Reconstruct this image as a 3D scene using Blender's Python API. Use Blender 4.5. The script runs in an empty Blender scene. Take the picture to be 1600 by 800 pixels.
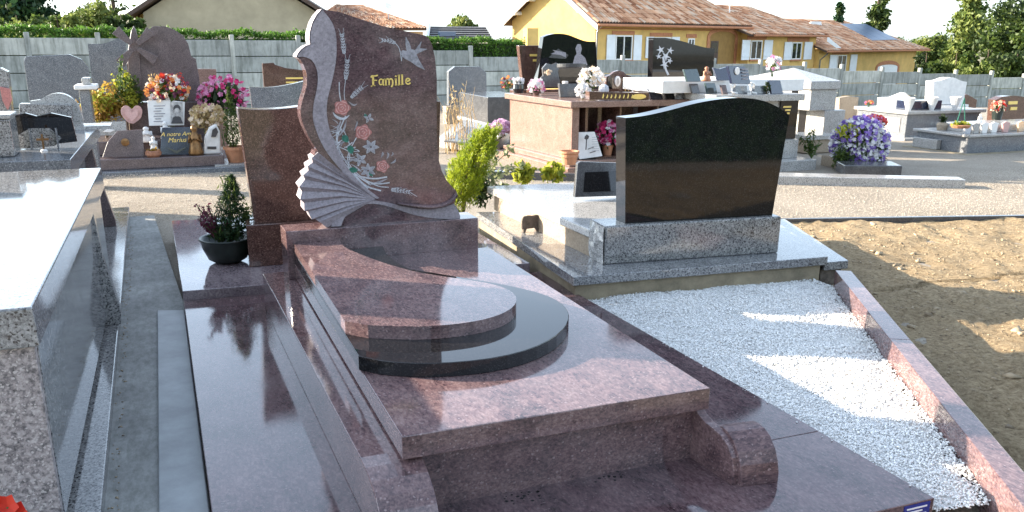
import bpy, bmesh, math, random
import numpy as np
from mathutils import Vector, Matrix, noise
random.seed(7); rng = np.random.default_rng(7)
R_ = math.radians
sc = bpy.context.scene
C = sc.collection

# ------------------------------------------------------------------ camera
F, PX0, PY0 = 1356.0, 800.0, 470.0            # focal length and principal point in photo pixels (1600 wide)
CAM = np.array([0.0, 0.0, 1.7])
def _d(u, v):
    a = np.array([(u-PX0)/F, -(v-PY0)/F, -1.0]); return a/np.linalg.norm(a)
_Y = _d(245, 55); _Z = -_d(770, 4880); _Z = _Z-_Y*_Z.dot(_Y); _Z /= np.linalg.norm(_Z); _X = np.cross(_Y, _Z)
ROT = np.array([_X, _Y, _Z])
def P(u, v, z):
    r = ROT@_d(u, v); t = (z-CAM[2])/r[2]; return CAM+t*r
def PY(u, v, y):
    r = ROT@_d(u, v); t = (y-CAM[1])/r[1]; return CAM+t*r
def PX(u, v, x):
    r = ROT@_d(u, v); t = (x-CAM[0])/r[0]; return CAM+t*r
def PD(u, v, D):
    r = ROT@np.array([(u-PX0)/F, -(v-PY0)/F, -1.0]); return CAM+D*r
def gz(x, y):                                   # the lie of the land: flat near, falling away to the far right
    s = max(0.0, y-11.0); return -min(s, 40)*(0.018+0.0011*max(0.0, min(x, 40)+8)) if s > 0 else 0.0
def G(u, v):
    p = P(u, v, 0)
    for _ in range(12): p = P(u, v, gz(p[0], p[1]))
    return p
cam = bpy.data.cameras.new('camera'); camo = bpy.data.objects.new('camera', cam); C.objects.link(camo)
cam.sensor_width = 36; cam.lens = F/1600*36; cam.shift_y = (PY0-400)/1600; cam.clip_end = 2000; cam.clip_start = 0.05
camo.matrix_world = Matrix([list(ROT[i])+[CAM[i]] for i in range(3)]+[[0, 0, 0, 1]])
sc.camera = camo

# ------------------------------------------------------------------ light
EL = R_(17.4); AZ = math.atan2(-0.829, 0.559)     # sun stands to the back left (angle from +Y towards +X)
w = bpy.data.worlds.new('World'); sc.world = w; w.use_nodes = True
nt = w.node_tree; bg = nt.nodes['Background']; bg.inputs[1].default_value = 0.15
sky = nt.nodes.new('ShaderNodeTexSky'); sky.sky_type = 'NISHITA'; sky.sun_disc = False
sky.sun_elevation = EL; sky.sun_rotation = AZ; sky.dust_density = 1.0; sky.air_density = 1.0; sky.ozone_density = 1.6
hz = nt.nodes.new('ShaderNodeHueSaturation'); hz.inputs['Saturation'].default_value = 0.42      # thin summer haze pales the blue
tn = nt.nodes.new('ShaderNodeMix'); tn.data_type = 'RGBA'; tn.blend_type = 'MULTIPLY'; tn.inputs[0].default_value = 1; tn.inputs[7].default_value = (0.89, 1.0, 1.11, 1)
nt.links.new(sky.outputs[0], hz.inputs['Color']); nt.links.new(hz.outputs[0], tn.inputs[6]); nt.links.new(tn.outputs[2], bg.inputs[0])
sun = bpy.data.lights.new('sun', 'SUN'); suno = bpy.data.objects.new('sun', sun); C.objects.link(suno)
sun.energy = 5.0; sun.angle = R_(0.5); sun.color = (1.0, 0.86, 0.68)
SUN = Vector((math.sin(AZ)*math.cos(EL), math.cos(AZ)*math.cos(EL), math.sin(EL)))
suno.rotation_euler = (-SUN).to_track_quat('-Z', 'Y').to_euler()
sc.view_settings.view_transform = 'Standard'; sc.view_settings.look = 'None'
sc.view_settings.exposure = 1.9; sc.view_settings.gamma = 1
sc.render.engine = 'CYCLES'; sc.cycles.max_bounces = 8

# ------------------------------------------------------------------ materials
def newmat(name):
    m = bpy.data.materials.new(name); m.use_nodes = True; n = m.node_tree
    return m, n, n.nodes['Principled BSDF']
def nd(n, t, **k):
    x = n.nodes.new(t)
    for a, b in k.items(): setattr(x, a, b)
    return x
def ramp(n, stops, src, interp='LINEAR'):
    r = n.nodes.new('ShaderNodeValToRGB'); e = r.color_ramp.elements; r.color_ramp.interpolation = interp
    while len(e) < len(stops): e.new(0.5)
    for i, (p, c) in enumerate(stops):
        e[i].position = p; e[i].color = (c[0], c[1], c[2], 1)
    n.links.new(src, r.inputs[0]); return r.outputs[0]
def mix(n, a, b, fac, mode='MIX'):
    x = n.nodes.new('ShaderNodeMix'); x.data_type = 'RGBA'; x.blend_type = mode
    for s, val in ((x.inputs[0], fac), (x.inputs[6], a), (x.inputs[7], b)):
        if hasattr(val, 'is_output'): n.links.new(val, s)
        elif isinstance(val, (int, float)): s.default_value = val
        else: s.default_value = (val[0], val[1], val[2], 1)
    return x.outputs[2]
def coords(n, stretch=(1, 1, 1), rot=(0, 0, 0)):
    t = n.nodes.new('ShaderNodeTexCoord'); mp = n.nodes.new('ShaderNodeMapping')
    mp.inputs['Scale'].default_value = stretch; mp.inputs['Rotation'].default_value = rot
    n.links.new(t.outputs['Object'], mp.inputs[0]); return mp.outputs[0]
def noi(n, vec, scale, detail=3, rough=0.55, dist=0):
    x = n.nodes.new('ShaderNodeTexNoise'); x.inputs['Scale'].default_value = scale
    x.inputs['Detail'].default_value = detail; x.inputs['Roughness'].default_value = rough; x.inputs['Distortion'].default_value = dist
    n.links.new(vec, x.inputs['Vector']); return x.outputs['Fac']
def bump(n, b, h, strength, dist=0.01):
    x = n.nodes.new('ShaderNodeBump'); x.inputs['Strength'].default_value = strength; x.inputs['Distance'].default_value = dist
    n.links.new(h, x.inputs['Height']); n.links.new(x.outputs[0], b.inputs['Normal'])
def granite(name, stops, scale=90, rough=0.08, flecks=None, fleck_amt=0.0, cloud=0.35, stretch=(1, 1, 1), rgh_bump=0.0, smear=0.05, fscale=None, dust=0.0):
    m, n, b = newmat(name); v = coords(n, stretch, (0.3, 0.2, 0.5)); v0 = coords(n)
    f = noi(n, v, scale, 4, 0.72, 0.4)
    big = noi(n, v, scale*0.08, 4, 0.6, 0.8)
    mad = nd(n, 'ShaderNodeMath', operation='MULTIPLY_ADD'); n.links.new(big, mad.inputs[0]); mad.inputs[1].default_value = cloud; n.links.new(f, mad.inputs[2])
    sb = nd(n, 'ShaderNodeMath', operation='SUBTRACT'); n.links.new(mad.outputs[0], sb.inputs[0]); sb.inputs[1].default_value = cloud*0.5
    col = ramp(n, stops, sb.outputs[0])
    if flecks:
        vo = n.nodes.new('ShaderNodeTexVoronoi'); vo.inputs['Scale'].default_value = (fscale or scale*0.9)*2.2; n.links.new(v0, vo.inputs['Vector'])
        sep = n.nodes.new('ShaderNodeSeparateColor'); n.links.new(vo.outputs['Color'], sep.inputs[0])
        th = ramp(n, [(1-fleck_amt-0.04, (0, 0, 0)), (1-fleck_amt, (1, 1, 1))], sep.outputs[0])
        col = mix(n, col, flecks, th)
    if dust:                                    # dried water marks and settled dust
        dm = ramp(n, [(0.40, (0, 0, 0)), (0.74, (dust*2.2,)*3)], noi(n, v0, 7.0, 9, 0.78, 0.6)); col = mix(n, col, (0.36, 0.30, 0.28), dm)
    n.links.new(col, b.inputs['Base Color'])
    rn = noi(n, v0, 3.5, 5, 0.65)
    rr = nd(n, 'ShaderNodeMapRange'); n.links.new(rn, rr.inputs[0]); rr.inputs[1].default_value = 0.35; rr.inputs[2].default_value = 0.75
    rr.inputs[3].default_value = rough; rr.inputs[4].default_value = rough+smear; n.links.new(rr.outputs[0], b.inputs['Roughness'])
    b.inputs['IOR'].default_value = 1.5 if name == 'black_granite' else 1.72 if rough < 0.11 else 1.52
    if rgh_bump: bump(n, b, noi(n, v0, scale*0.5, 6, 0.7), rgh_bump, 0.01)
    return m
PUR = [(0.26, (0.026, 0.013, 0.016)), (0.42, (0.096, 0.054, 0.060)), (0.56, (0.170, 0.098, 0.100)), (0.70, (0.255, 0.158, 0.152)), (0.86, (0.34, 0.235, 0.225))]
PUR2 = [(a, (c[0]*0.60, c[1]*0.58, c[2]*0.62)) for a, c in PUR]
GRY = [(0.28, (0.035, 0.035, 0.038)), (0.42, (0.15, 0.148, 0.148)), (0.55, (0.29, 0.285, 0.275)), (0.72, (0.46, 0.44, 0.42))]
BRN = [(0.3, (0.025, 0.013, 0.010)), (0.5, (0.085, 0.046, 0.036)), (0.7, (0.17, 0.10, 0.078))]
PUR = [(a, (c[0]*0.97, c[1]*1.0, c[2]*0.97)) for a, c in PUR]
PUR2 = [(a, (c[0]*0.70, c[1]*0.68, c[2]*0.74)) for a, c in PUR]
M = {}
M['purple'] = granite('purple_granite', PUR, 75, 0.06, (0.27, 0.19, 0.185), 0.012, 0.55, (1.0, 0.45, 1.5), smear=0.07, dust=0.08)
M['purple_dark'] = granite('purple_granite_polished', PUR2, 75, 0.05, (0.18, 0.125, 0.125), 0.012, 0.6, (1, 0.45, 1.6), smear=0.09, dust=0.08)
M['purple_cut'] = granite('purple_granite_sawn', PUR, 80, 0.30, (0.27, 0.19, 0.185), 0.02, 0.6, (0.6, 1, 1.3))
M['frost'] = granite('frosted_carving', [(0.3, (0.17, 0.145, 0.16)), (0.7, (0.36, 0.32, 0.34))], 60, 0.6, None, 0, 0.5)
M['brown'] = granite('brown_granite', BRN, 95, 0.07, (0.22, 0.13, 0.1), 0.05, 0.3)
M['grey'] = granite('grey_granite', GRY, 85, 0.10, (0.03, 0.03, 0.032), 0.14, 0.2, fscale=70)
M['grey_polish'] = granite('grey_granite_polished', [(a, (c[0]*0.95, c[1]*0.97, c[2]*1.0)) for a, c in GRY], 85, 0.05, (0.03, 0.03, 0.035), 0.10, 0.2, fscale=75)
M['grey_coarse'] = granite('grey_pink_granite_sawn', [(0.28, (0.03, 0.028, 0.03)), (0.42, (0.17, 0.15, 0.15)), (0.55, (0.36, 0.31, 0.30)), (0.75, (0.52, 0.47, 0.45))], 55, 0.45, (0.50, 0.45, 0.43), 0.09, 0.15, rgh_bump=0.15, fscale=75)
M['grey_blue'] = granite('blue_grey_granite', [(0.3, (0.05, 0.056, 0.064)), (0.5, (0.135, 0.145, 0.158)), (0.7, (0.25, 0.26, 0.275))], 100, 0.12, (0.33, 0.34, 0.35), 0.08, 0.2)
M['grey_light'] = granite('light_grey_granite', [(0.3, (0.2, 0.195, 0.185)), (0.5, (0.38, 0.37, 0.35)), (0.7, (0.55, 0.53, 0.5))], 90, 0.18, (0.12, 0.12, 0.12), 0.1, 0.2)
M['grey_dark'] = granite('dark_grey_granite', [(0.3, (0.03, 0.03, 0.032)), (0.5, (0.075, 0.075, 0.078)), (0.7, (0.14, 0.14, 0.14))], 110, 0.15)
M['pink'] = granite('pink_beige_granite', [(0.3, (0.12, 0.07, 0.055)), (0.5, (0.255, 0.16, 0.128)), (0.7, (0.37, 0.255, 0.21))], 100, 0.16, (0.12, 0.07, 0.06), 0.08, 0.3)
M['lilac'] = granite('lilac_granite_polished', [(0.3, (0.10, 0.075, 0.085)), (0.5, (0.21, 0.17, 0.18)), (0.7, (0.34, 0.28, 0.28))], 80, 0.05, None, 0, 0.5, (1, 0.5, 1))
M['rosy'] = granite('rosy_grey_granite', [(0.3, (0.06, 0.045, 0.045)), (0.5, (0.125, 0.095, 0.095)), (0.7, (0.21, 0.165, 0.16))], 90, 0.2)
M['beige'] = granite('beige_sandstone', [(0.3, (0.22, 0.17, 0.12)), (0.7, (0.42, 0.34, 0.25))], 60, 0.8, None, 0, 0.4)
M['black'] = granite('black_granite', [(0.3, (0.004, 0.004, 0.005)), (0.7, (0.012, 0.011, 0.012))], 150, 0.03, (0.035, 0.033, 0.033), 0.05, 0.2, smear=0.03)
M['navy'] = granite('navy_granite', [(0.3, (0.008, 0.012, 0.028)), (0.7, (0.03, 0.038, 0.07))], 120, 0.08)
M['teal'] = granite('teal_granite', [(0.3, (0.02, 0.035, 0.036)), (0.7, (0.06, 0.09, 0.09))], 120, 0.08)
def plain(name, col, rough=0.6, var=0.25, scale=12, bmp=0.0, metal=0.0, spec=0.5):
    m, n, b = newmat(name); v = coords(n); f = noi(n, v, scale, 5, 0.65)
    lo = tuple(c*(1-var) for c in col); hi = tuple(min(1, c*(1+var)) for c in col)
    n.links.new(ramp(n, [(0.32, lo), (0.68, hi)], f), b.inputs['Base Color'])
    b.inputs['Roughness'].default_value = rough; b.inputs['Metallic'].default_value = metal; b.inputs['Specular IOR Level'].default_value = spec
    if bmp: bump(n, b, noi(n, v, scale*4, 6, 0.7), bmp, 0.02)
    return m
M['white'] = plain('white_marble', (0.72, 0.70, 0.67), 0.35, 0.12, 8)
M['white_paint'] = plain('white_paint', (0.78, 0.78, 0.77), 0.5, 0.05, 5)
M['gold'] = plain('gilt_lettering', (0.80, 0.58, 0.16), 0.35, 0.12, 60)
M['rose'] = plain('painted_rose', (0.40, 0.155, 0.135), 0.6, 0.3, 60)
M['rose_light'] = plain('painted_petal_edge', (0.58, 0.36, 0.33), 0.6, 0.15, 60)
M['leafpaint'] = plain('painted_leaf', (0.02, 0.13, 0.09), 0.55, 0.4, 50)
M['engrave'] = plain('engraved_white', (0.46, 0.47, 0.50), 0.7, 0.3, 80)
M['engrave_dim'] = plain('engraved_grey', (0.27, 0.26, 0.28), 0.7, 0.4, 60)
M['terracotta'] = plain('terracotta', (0.46, 0.21, 0.11), 0.75, 0.15, 15)
M['darkpot'] = plain('dark_green_plastic', (0.012, 0.020, 0.016), 0.35, 0.3, 20)
M['bronze'] = plain('bronze', (0.22, 0.12, 0.05), 0.4, 0.4, 25, metal=0.7)
M['copper'] = plain('copper_brown', (0.30, 0.13, 0.07), 0.5, 0.3, 30)
M['bark'] = plain('bark', (0.12, 0.085, 0.06), 0.9, 0.4, 14, 0.4)
M['rock'] = plain('dark_rough_stone', (0.13, 0.105, 0.085), 0.9, 0.45, 25, 0.6)
M['bluelabel'] = plain('blue_label', (0.02, 0.03, 0.22), 0.35, 0.1, 20)
M['skin_photo'] = plain('printed_grey', (0.38, 0.36, 0.34), 0.5, 0.5, 22)
M['photo_dark'] = plain('printed_dark', (0.05, 0.045, 0.045), 0.5, 0.3, 22)
M['heart'] = plain('pink_heart_stone', (0.50, 0.30, 0.27), 0.4, 0.15, 30)
M['tan_concrete'] = plain('tan_concrete', (0.27, 0.225, 0.15), 0.85, 0.35, 6, 0.25)
M['shutter'] = plain('shutter_white', (0.74, 0.76, 0.78), 0.5, 0.06, 3)
M['brickred'] = plain('terracotta_trim', (0.46, 0.19, 0.09), 0.85, 0.2, 8)
M['ochre'] = plain('ochre_render', (0.66, 0.42, 0.135), 0.9, 0.16, 1.2, 0.08)
M['beige_render'] = plain('beige_render', (0.42, 0.35, 0.24), 0.9, 0.12, 1.5, 0.08)
M['wood'] = plain('brown_fascia', (0.085, 0.05, 0.035), 0.7, 0.25, 6)
M['slate'] = plain('grey_slate', (0.11, 0.11, 0.115), 0.7, 0.35, 3)
M['gutter'] = plain('zinc', (0.22, 0.22, 0.22), 0.4, 0.2, 8, metal=0.6)
M['stem'] = plain('stem_green', (0.06, 0.12, 0.03), 0.7, 0.3, 20)
M['drystem'] = plain('dry_straw', (0.46, 0.33, 0.17), 0.85, 0.25, 20)
def glassy(name, col, rough=0.03):
    m, n, b = newmat(name); b.inputs['Base Color'].default_value = (*col, 1); b.inputs['Roughness'].default_value = rough; b.inputs['IOR'].default_value = 1.6
    return m
M['glass'] = glassy('window_glass', (0.02, 0.023, 0.026)); M['solar'] = glassy('solar_glass', (0.09, 0.13, 0.20), 0.35)
def leafmat(name, dark, light, trans=0.35, rough=0.55):
    m, n, b = newmat(name); g = n.nodes.new('ShaderNodeNewGeometry')
    v = coords(n); f = noi(n, v, 2.2, 3)
    ad = nd(n, 'ShaderNodeMath', operation='MULTIPLY_ADD'); n.links.new(f, ad.inputs[0]); ad.inputs[1].default_value = 0.8
    sb = nd(n, 'ShaderNodeMath', operation='MULTIPLY_ADD'); n.links.new(g.outputs['Random Per Island'], sb.inputs[0]); sb.inputs[1].default_value = 0.7; sb.inputs[2].default_value = -0.25
    n.links.new(sb.outputs[0], ad.inputs[2])
    col = ramp(n, [(0.05, dark), (0.85, light)], ad.outputs[0])
    n.links.new(col, b.inputs['Base Color']); b.inputs['Roughness'].default_value = rough; b.inputs['Specular IOR Level'].default_value = 0.3
    tr = n.nodes.new('ShaderNodeBsdfTranslucent'); n.links.new(col, tr.inputs[0])
    mx = n.nodes.new('ShaderNodeMixShader'); mx.inputs[0].default_value = trans
    n.links.new(b.outputs[0], mx.inputs[1]); n.links.new(tr.outputs[0], mx.inputs[2])
    n.links.new(mx.outputs[0], n.nodes['Material Output'].inputs[0]); return m
M['leaf'] = leafmat('leaf_green', (0.018, 0.045, 0.010), (0.12, 0.17, 0.035))
M['leaf_dark'] = leafmat('leaf_dark', (0.010, 0.024, 0.009), (0.055, 0.085, 0.022))
M['leaf_light'] = leafmat('leaf_light', (0.06, 0.10, 0.02), (0.24, 0.28, 0.07))
M['hedge'] = leafmat('hedge_green', (0.015, 0.05, 0.008), (0.13, 0.26, 0.03))
M['conifer'] = leafmat('dark_conifer', (0.006, 0.022, 0.010), (0.03, 0.075, 0.022), 0.2)
M['goldconifer'] = leafmat('golden_conifer', (0.10, 0.17, 0.01), (0.42, 0.47, 0.03), 0.45)
M['yellowgreen'] = leafmat('yellow_green_leaf', (0.16, 0.2, 0.02), (0.5, 0.5, 0.06), 0.45)
M['varieg'] = leafmat('variegated_leaf', (0.035, 0.08, 0.02), (0.45, 0.45, 0.25), 0.3)
M['autumn'] = leafmat('autumn_leaf', (0.16, 0.07, 0.02), (0.45, 0.30, 0.05), 0.4)
M['straw'] = leafmat('straw', (0.28, 0.19, 0.08), (0.62, 0.48, 0.25), 0.3)
def pet(name, a, b2): return leafmat(name, a, b2, 0.35)
M['p_pink'] = pet('pink_petals', (0.48, 0.10, 0.26), (0.85, 0.42, 0.6)); M['p_mag'] = pet('magenta_petals', (0.35, 0.01, 0.08), (0.7, 0.05, 0.2))
M['p_white'] = pet('white_petals', (0.6, 0.58, 0.58), (0.88, 0.87, 0.85)); M['p_red'] = pet('red_petals', (0.45, 0.012, 0.012), (0.75, 0.06, 0.03))
M['p_violet'] = pet('violet_petals', (0.13, 0.07, 0.34), (0.36, 0.24, 0.62)); M['p_cream'] = pet('cream_petals', (0.65, 0.48, 0.3), (0.88, 0.75, 0.6))
M['p_orange'] = pet('orange_petals', (0.6, 0.12, 0.03), (0.85, 0.4, 0.12)); M['p_lilac'] = pet('lilac_petals', (0.5, 0.25, 0.45), (0.8, 0.62, 0.75))
M['p_wine'] = pet('wine_heather', (0.07, 0.012, 0.03), (0.24, 0.06, 0.11))
def concrete_mat():
    m, n, b = newmat('fence_concrete'); v = coords(n); vs = coords(n, (3.0, 3.0, 0.35))
    f = noi(n, v, 2.0, 6, 0.7); s = noi(n, vs, 3.0, 5, 0.7)
    c1 = ramp(n, [(0.3, (0.27, 0.27, 0.25)), (0.7, (0.46, 0.455, 0.42))], f)
    c2 = ramp(n, [(0.46, (1, 1, 1)), (0.68, (0.48, 0.49, 0.46))], s)
    oi = n.nodes.new('ShaderNodeObjectInfo'); tone = ramp(n, [(0, (0.78, 0.80, 0.78)), (0.5, (1.0, 1.02, 1.0)), (1, (1.28, 1.27, 1.20))], oi.outputs['Random'])
    n.links.new(mix(n, mix(n, c1, c2, 0.9, 'MULTIPLY'), tone, 1.0, 'MULTIPLY'), b.inputs['Base Color']); b.inputs['Roughness'].default_value = 0.9
    bump(n, b, noi(n, v, 30, 5), 0.15, 0.02); return m
M['fence'] = concrete_mat()
def channel_mat():
    m, n, b = newmat('channel_concrete'); v = coords(n); vs = coords(n, (3, 1.2, 1))
    f = noi(n, v, 3.0, 6, 0.7); s = noi(n, vs, 12, 5, 0.7)
    c1 = ramp(n, [(0.3, (0.20, 0.20, 0.19)), (0.7, (0.36, 0.36, 0.34))], f)
    c2 = ramp(n, [(0.35, (0.55, 0.56, 0.53)), (0.6, (1, 1, 1))], s)
    n.links.new(mix(n, c1, c2, 0.75, 'MULTIPLY'), b.inputs['Base Color']); b.inputs['Roughness'].default_value = 0.75
    bump(n, b, s, 0.12, 0.01); return m
M['channel'] = channel_mat()
M['cement'] = plain('smooth_cement', (0.30, 0.315, 0.32), 0.55, 0.2, 5, 0.08)
def ground_mat(name, a, b2, c, scale, bstr):
    m, n, b = newmat(name); v = coords(n); f = noi(n, v, scale, 8, 0.8); g = noi(n, v, 0.9, 5, 0.65)
    c1 = ramp(n, [(0.33, a), (0.52, b2), (0.7, c)], f); c2 = ramp(n, [(0.3, (0.70, 0.68, 0.64)), (0.7, (1.12, 1.1, 1.06))], g)
    n.links.new(mix(n, c1, c2, 0.8, 'MULTIPLY'), b.inputs['Base Color']); b.inputs['Roughness'].default_value = 0.95; b.inputs['Specular IOR Level'].default_value = 0.2
    bump(n, b, f, bstr, 0.03); return m
M['gravelbed'] = ground_mat('fine_gravel', (0.20, 0.175, 0.145), (0.37, 0.325, 0.27), (0.56, 0.50, 0.42), 70, 0.7)
M['dirt'] = ground_mat('bare_earth', (0.16, 0.115, 0.068), (0.39, 0.295, 0.18), (0.60, 0.48, 0.32), 30, 1.0)
M['field'] = ground_mat('far_ground', (0.13, 0.12, 0.07), (0.24, 0.22, 0.14), (0.32, 0.29, 0.2), 3, 0.3)
def pebblemat(name, lo, hi):
    m, n, b = newmat(name); g = n.nodes.new('ShaderNodeNewGeometry')
    n.links.new(ramp(n, [(0, lo), (0.25, tuple((l*0.35+h*0.65) for l, h in zip(lo, hi))), (1, hi)], g.outputs['Random Per Island']), b.inputs['Base Color'])
    b.inputs['Roughness'].default_value = 0.75; return m
M['whitepeb'] = pebblemat('white_marble_chips', (0.58, 0.585, 0.585), (0.90, 0.89, 0.86))
M['greypeb'] = pebblemat('grey_beige_stones', (0.20, 0.17, 0.14), (0.60, 0.53, 0.44))
M['clod'] = pebblemat('earth_clods', (0.12, 0.085, 0.05), (0.40, 0.31, 0.20))
def tilemat():
    m, n, b = newmat('canal_roof_tiles'); v = coords(n); g = n.nodes.new('ShaderNodeNewGeometry')
    c1 = ramp(n, [(0, (0.30, 0.12, 0.055)), (0.3, (0.55, 0.27, 0.14)), (0.7, (0.72, 0.43, 0.26)), (1, (0.66, 0.53, 0.40))], g.outputs['Random Per Island'])
    c2 = ramp(n, [(0.35, (0.65, 0.62, 0.6)), (0.65, (1.05, 1.02, 1))], noi(n, v, 1.5, 5))
    n.links.new(mix(n, c1, c2, 0.7, 'MULTIPLY'), b.inputs['Base Color']); b.inputs['Roughness'].default_value = 0.85; return m
M['tile'] = tilemat()

# ------------------------------------------------------------------ building helpers
def thing(name, label, cat, loc=(0, 0, 0), group=None):
    o = bpy.data.objects.new(name, None); C.objects.link(o); o.location = [float(a) for a in loc]; o.empty_display_size = 0.1
    o['label'] = label; o['category'] = cat
    if group: o['group'] = group
    return o
def tag(o, label, cat, group=None):
    o['label'] = label; o['category'] = cat
    if group: o['group'] = group
    return o
def wloc(o):
    v = Vector((0, 0, 0))
    while o: v += o.location; o = o.parent
    return v
class MB:
    def __init__(s): s.v = []; s.f = []
    def add(s, vs, fs):
        k = len(s.v); s.v += [tuple(float(c) for c in a) for a in vs]; s.f += [tuple(i+k for i in f) for f in fs]; return s
    def prism(s, poly, z0, z1):                 # poly of (x, y), extruded upward
        n = len(poly); a = [(p[0], p[1], z0) for p in poly]; b = [(p[0], p[1], z1) for p in poly]
        return s.add(a+b, [tuple(range(n-1, -1, -1)), tuple(range(n, 2*n))]+[(i, (i+1) % n, n+(i+1) % n, n+i) for i in range(n)])
    def face_prism(s, poly, y0, y1, sh=0.0):    # poly of (x, z), extruded in y (sh = x shift per metre of depth)
        n = len(poly); a = [(p[0], y0, p[1]) for p in poly]; b = [(p[0]+sh*(y1-y0), y1, p[1]) for p in poly]
        return s.add(a+b, [tuple(range(n)), tuple(range(2*n-1, n-1, -1))]+[(i, n+i, n+(i+1) % n, (i+1) % n) for i in range(n)])
    def side_prism(s, poly, x0, x1):            # poly of (y, z), extruded in x
        n = len(poly); a = [(x0, p[0], p[1]) for p in poly]; b = [(x1, p[0], p[1]) for p in poly]
        return s.add(a+b, [tuple(range(n)), tuple(range(2*n-1, n-1, -1))]+[(i, n+i, n+(i+1) % n, (i+1) % n) for i in range(n)])
    def box(s, x0, x1, y0, y1, z0, z1): return s.prism([(x0, y0), (x1, y0), (x1, y1), (x0, y1)], z0, z1)
    def lathe(s, c, prof, seg=20):              # prof of (r, z)
        vs = []; fs = []; n = len(prof)
        for r, z in prof:
            for k in range(seg):
                a = 2*math.pi*k/seg; vs.append((c[0]+r*math.cos(a), c[1]+r*math.sin(a), c[2]+z))
        for i in range(n-1):
            for k in range(seg): fs.append((i*seg+k, i*seg+(k+1) % seg, (i+1)*seg+(k+1) % seg, (i+1)*seg+k))
        fs.append(tuple(range(seg-1, -1, -1))); fs.append(tuple((n-1)*seg+k for k in range(seg))); return s.add(vs, fs)
    def tube(s, pts, rad, seg=6):
        pts = [Vector([float(c) for c in p]) for p in pts]; n = len(pts); rad = rad if isinstance(rad, (list, tuple)) else [rad]*n
        vs = []; fs = []
        for i, p in enumerate(pts):
            t = (pts[min(i+1, n-1)]-pts[max(i-1, 0)]).normalized(); a = t.orthogonal().normalized(); b = t.cross(a)
            for k in range(seg):
                g = 2*math.pi*k/seg; vs.append(p+(a*math.cos(g)+b*math.sin(g))*rad[i])
        for i in range(n-1):
            for k in range(seg): fs.append((i*seg+k, i*seg+(k+1) % seg, (i+1)*seg+(k+1) % seg, (i+1)*seg+k))
        fs.append(tuple(range(seg-1, -1, -1))); fs.append(tuple((n-1)*seg+k for k in range(seg))); return s.add(vs, fs)
    def blob(s, c, r, rough=0.25, sub=2, seed=0):
        bm = bmesh.new(); bmesh.ops.create_icosphere(bm, subdivisions=sub, radius=1)
        r = r if isinstance(r, (list, tuple)) else (r, r, r)
        vs = []
        for q in bm.verts:
            d = q.co.normalized(); k = 1+rough*noise.noise(d*1.7+Vector((seed*3.1, seed*1.7, seed)))
            vs.append((c[0]+d.x*r[0]*k, c[1]+d.y*r[1]*k, c[2]+d.z*r[2]*k))
        fs = [tuple(q.index for q in f.verts) for f in bm.faces]; bm.free(); return s.add(vs, fs)
    def build(s, name, mat, parent=None, bevel=0.0, smooth=False, seg=2):
        me = bpy.data.meshes.new(name); o = bpy.data.objects.new(name, me); C.objects.link(o)
        off = wloc(parent) if parent else Vector((0, 0, 0))
        me.from_pydata([(a[0]-off.x, a[1]-off.y, a[2]-off.z) for a in s.v], [], s.f)
        bm = bmesh.new(); bm.from_mesh(me); bmesh.ops.recalc_face_normals(bm, faces=bm.faces)
        big = [f for f in bm.faces if len(f.verts) > 4]
        if big: bmesh.ops.triangulate(bm, faces=big, ngon_method='EAR_CLIP')
        bm.to_mesh(me); bm.free(); me.materials.append(M[mat] if isinstance(mat, str) else mat)
        if smooth: me.polygons.foreach_set('use_smooth', [True]*len(me.polygons))
        if parent: o.parent = parent
        if bevel:
            b = o.modifiers.new('edge', 'BEVEL'); b.width = bevel; b.segments = seg; b.limit_method = 'ANGLE'; b.angle_limit = R_(40)
        return o
def top_level(o, label, cat, group=None): return tag(o, label, cat, group)
def raw(name, V, Fq, mat, parent=None, smooth=False):
    me = bpy.data.meshes.new(name); k = Fq.shape[1]; off = np.array(wloc(parent)) if parent else np.zeros(3)
    V = (V-off).astype(np.float32); me.vertices.add(len(V)); me.vertices.foreach_set('co', V.ravel())
    me.loops.add(Fq.size); me.loops.foreach_set('vertex_index', Fq.ravel().astype(np.int32))
    me.polygons.add(len(Fq)); me.polygons.foreach_set('loop_start', (np.arange(len(Fq))*k).astype(np.int32)); me.polygons.foreach_set('loop_total', np.full(len(Fq), k, np.int32))
    me.update(calc_edges=True); me.validate(); me.materials.append(M[mat])
    if smooth: me.polygons.foreach_set('use_smooth', [True]*len(me.polygons))
    o = bpy.data.objects.new(name, me); C.objects.link(o)
    if parent: o.parent = parent
    return o
def leaves(name, cen, size, mat, parent=None, aspect=0.6, up=0.0, direction=None, jit=1.0):
    """many small pointed leaves, each its own island"""
    cen = np.asarray(cen, float); n = len(cen)
    a = rng.normal(size=(n, 3))
    if direction is not None: a = np.asarray(direction)*1.0+a*0.45*jit
    a[:, 2] += up; a /= np.linalg.norm(a, axis=1)[:, None]
    b = np.cross(a, rng.normal(size=(n, 3))); b /= np.linalg.norm(b, axis=1)[:, None]
    s = (size*rng.uniform(0.6, 1.3, n))[:, None]; wv = s*aspect*0.5
    nrm = np.cross(a, b)*s*0.12
    V = np.stack([cen-a*s*0.5, cen+b*wv+nrm, cen+a*s*0.5, cen-b*wv+nrm], 1).reshape(-1, 3)
    o = raw(name, V, np.arange(n*4).reshape(n, 4), mat, parent); o['kind'] = 'stuff'; return o
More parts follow.
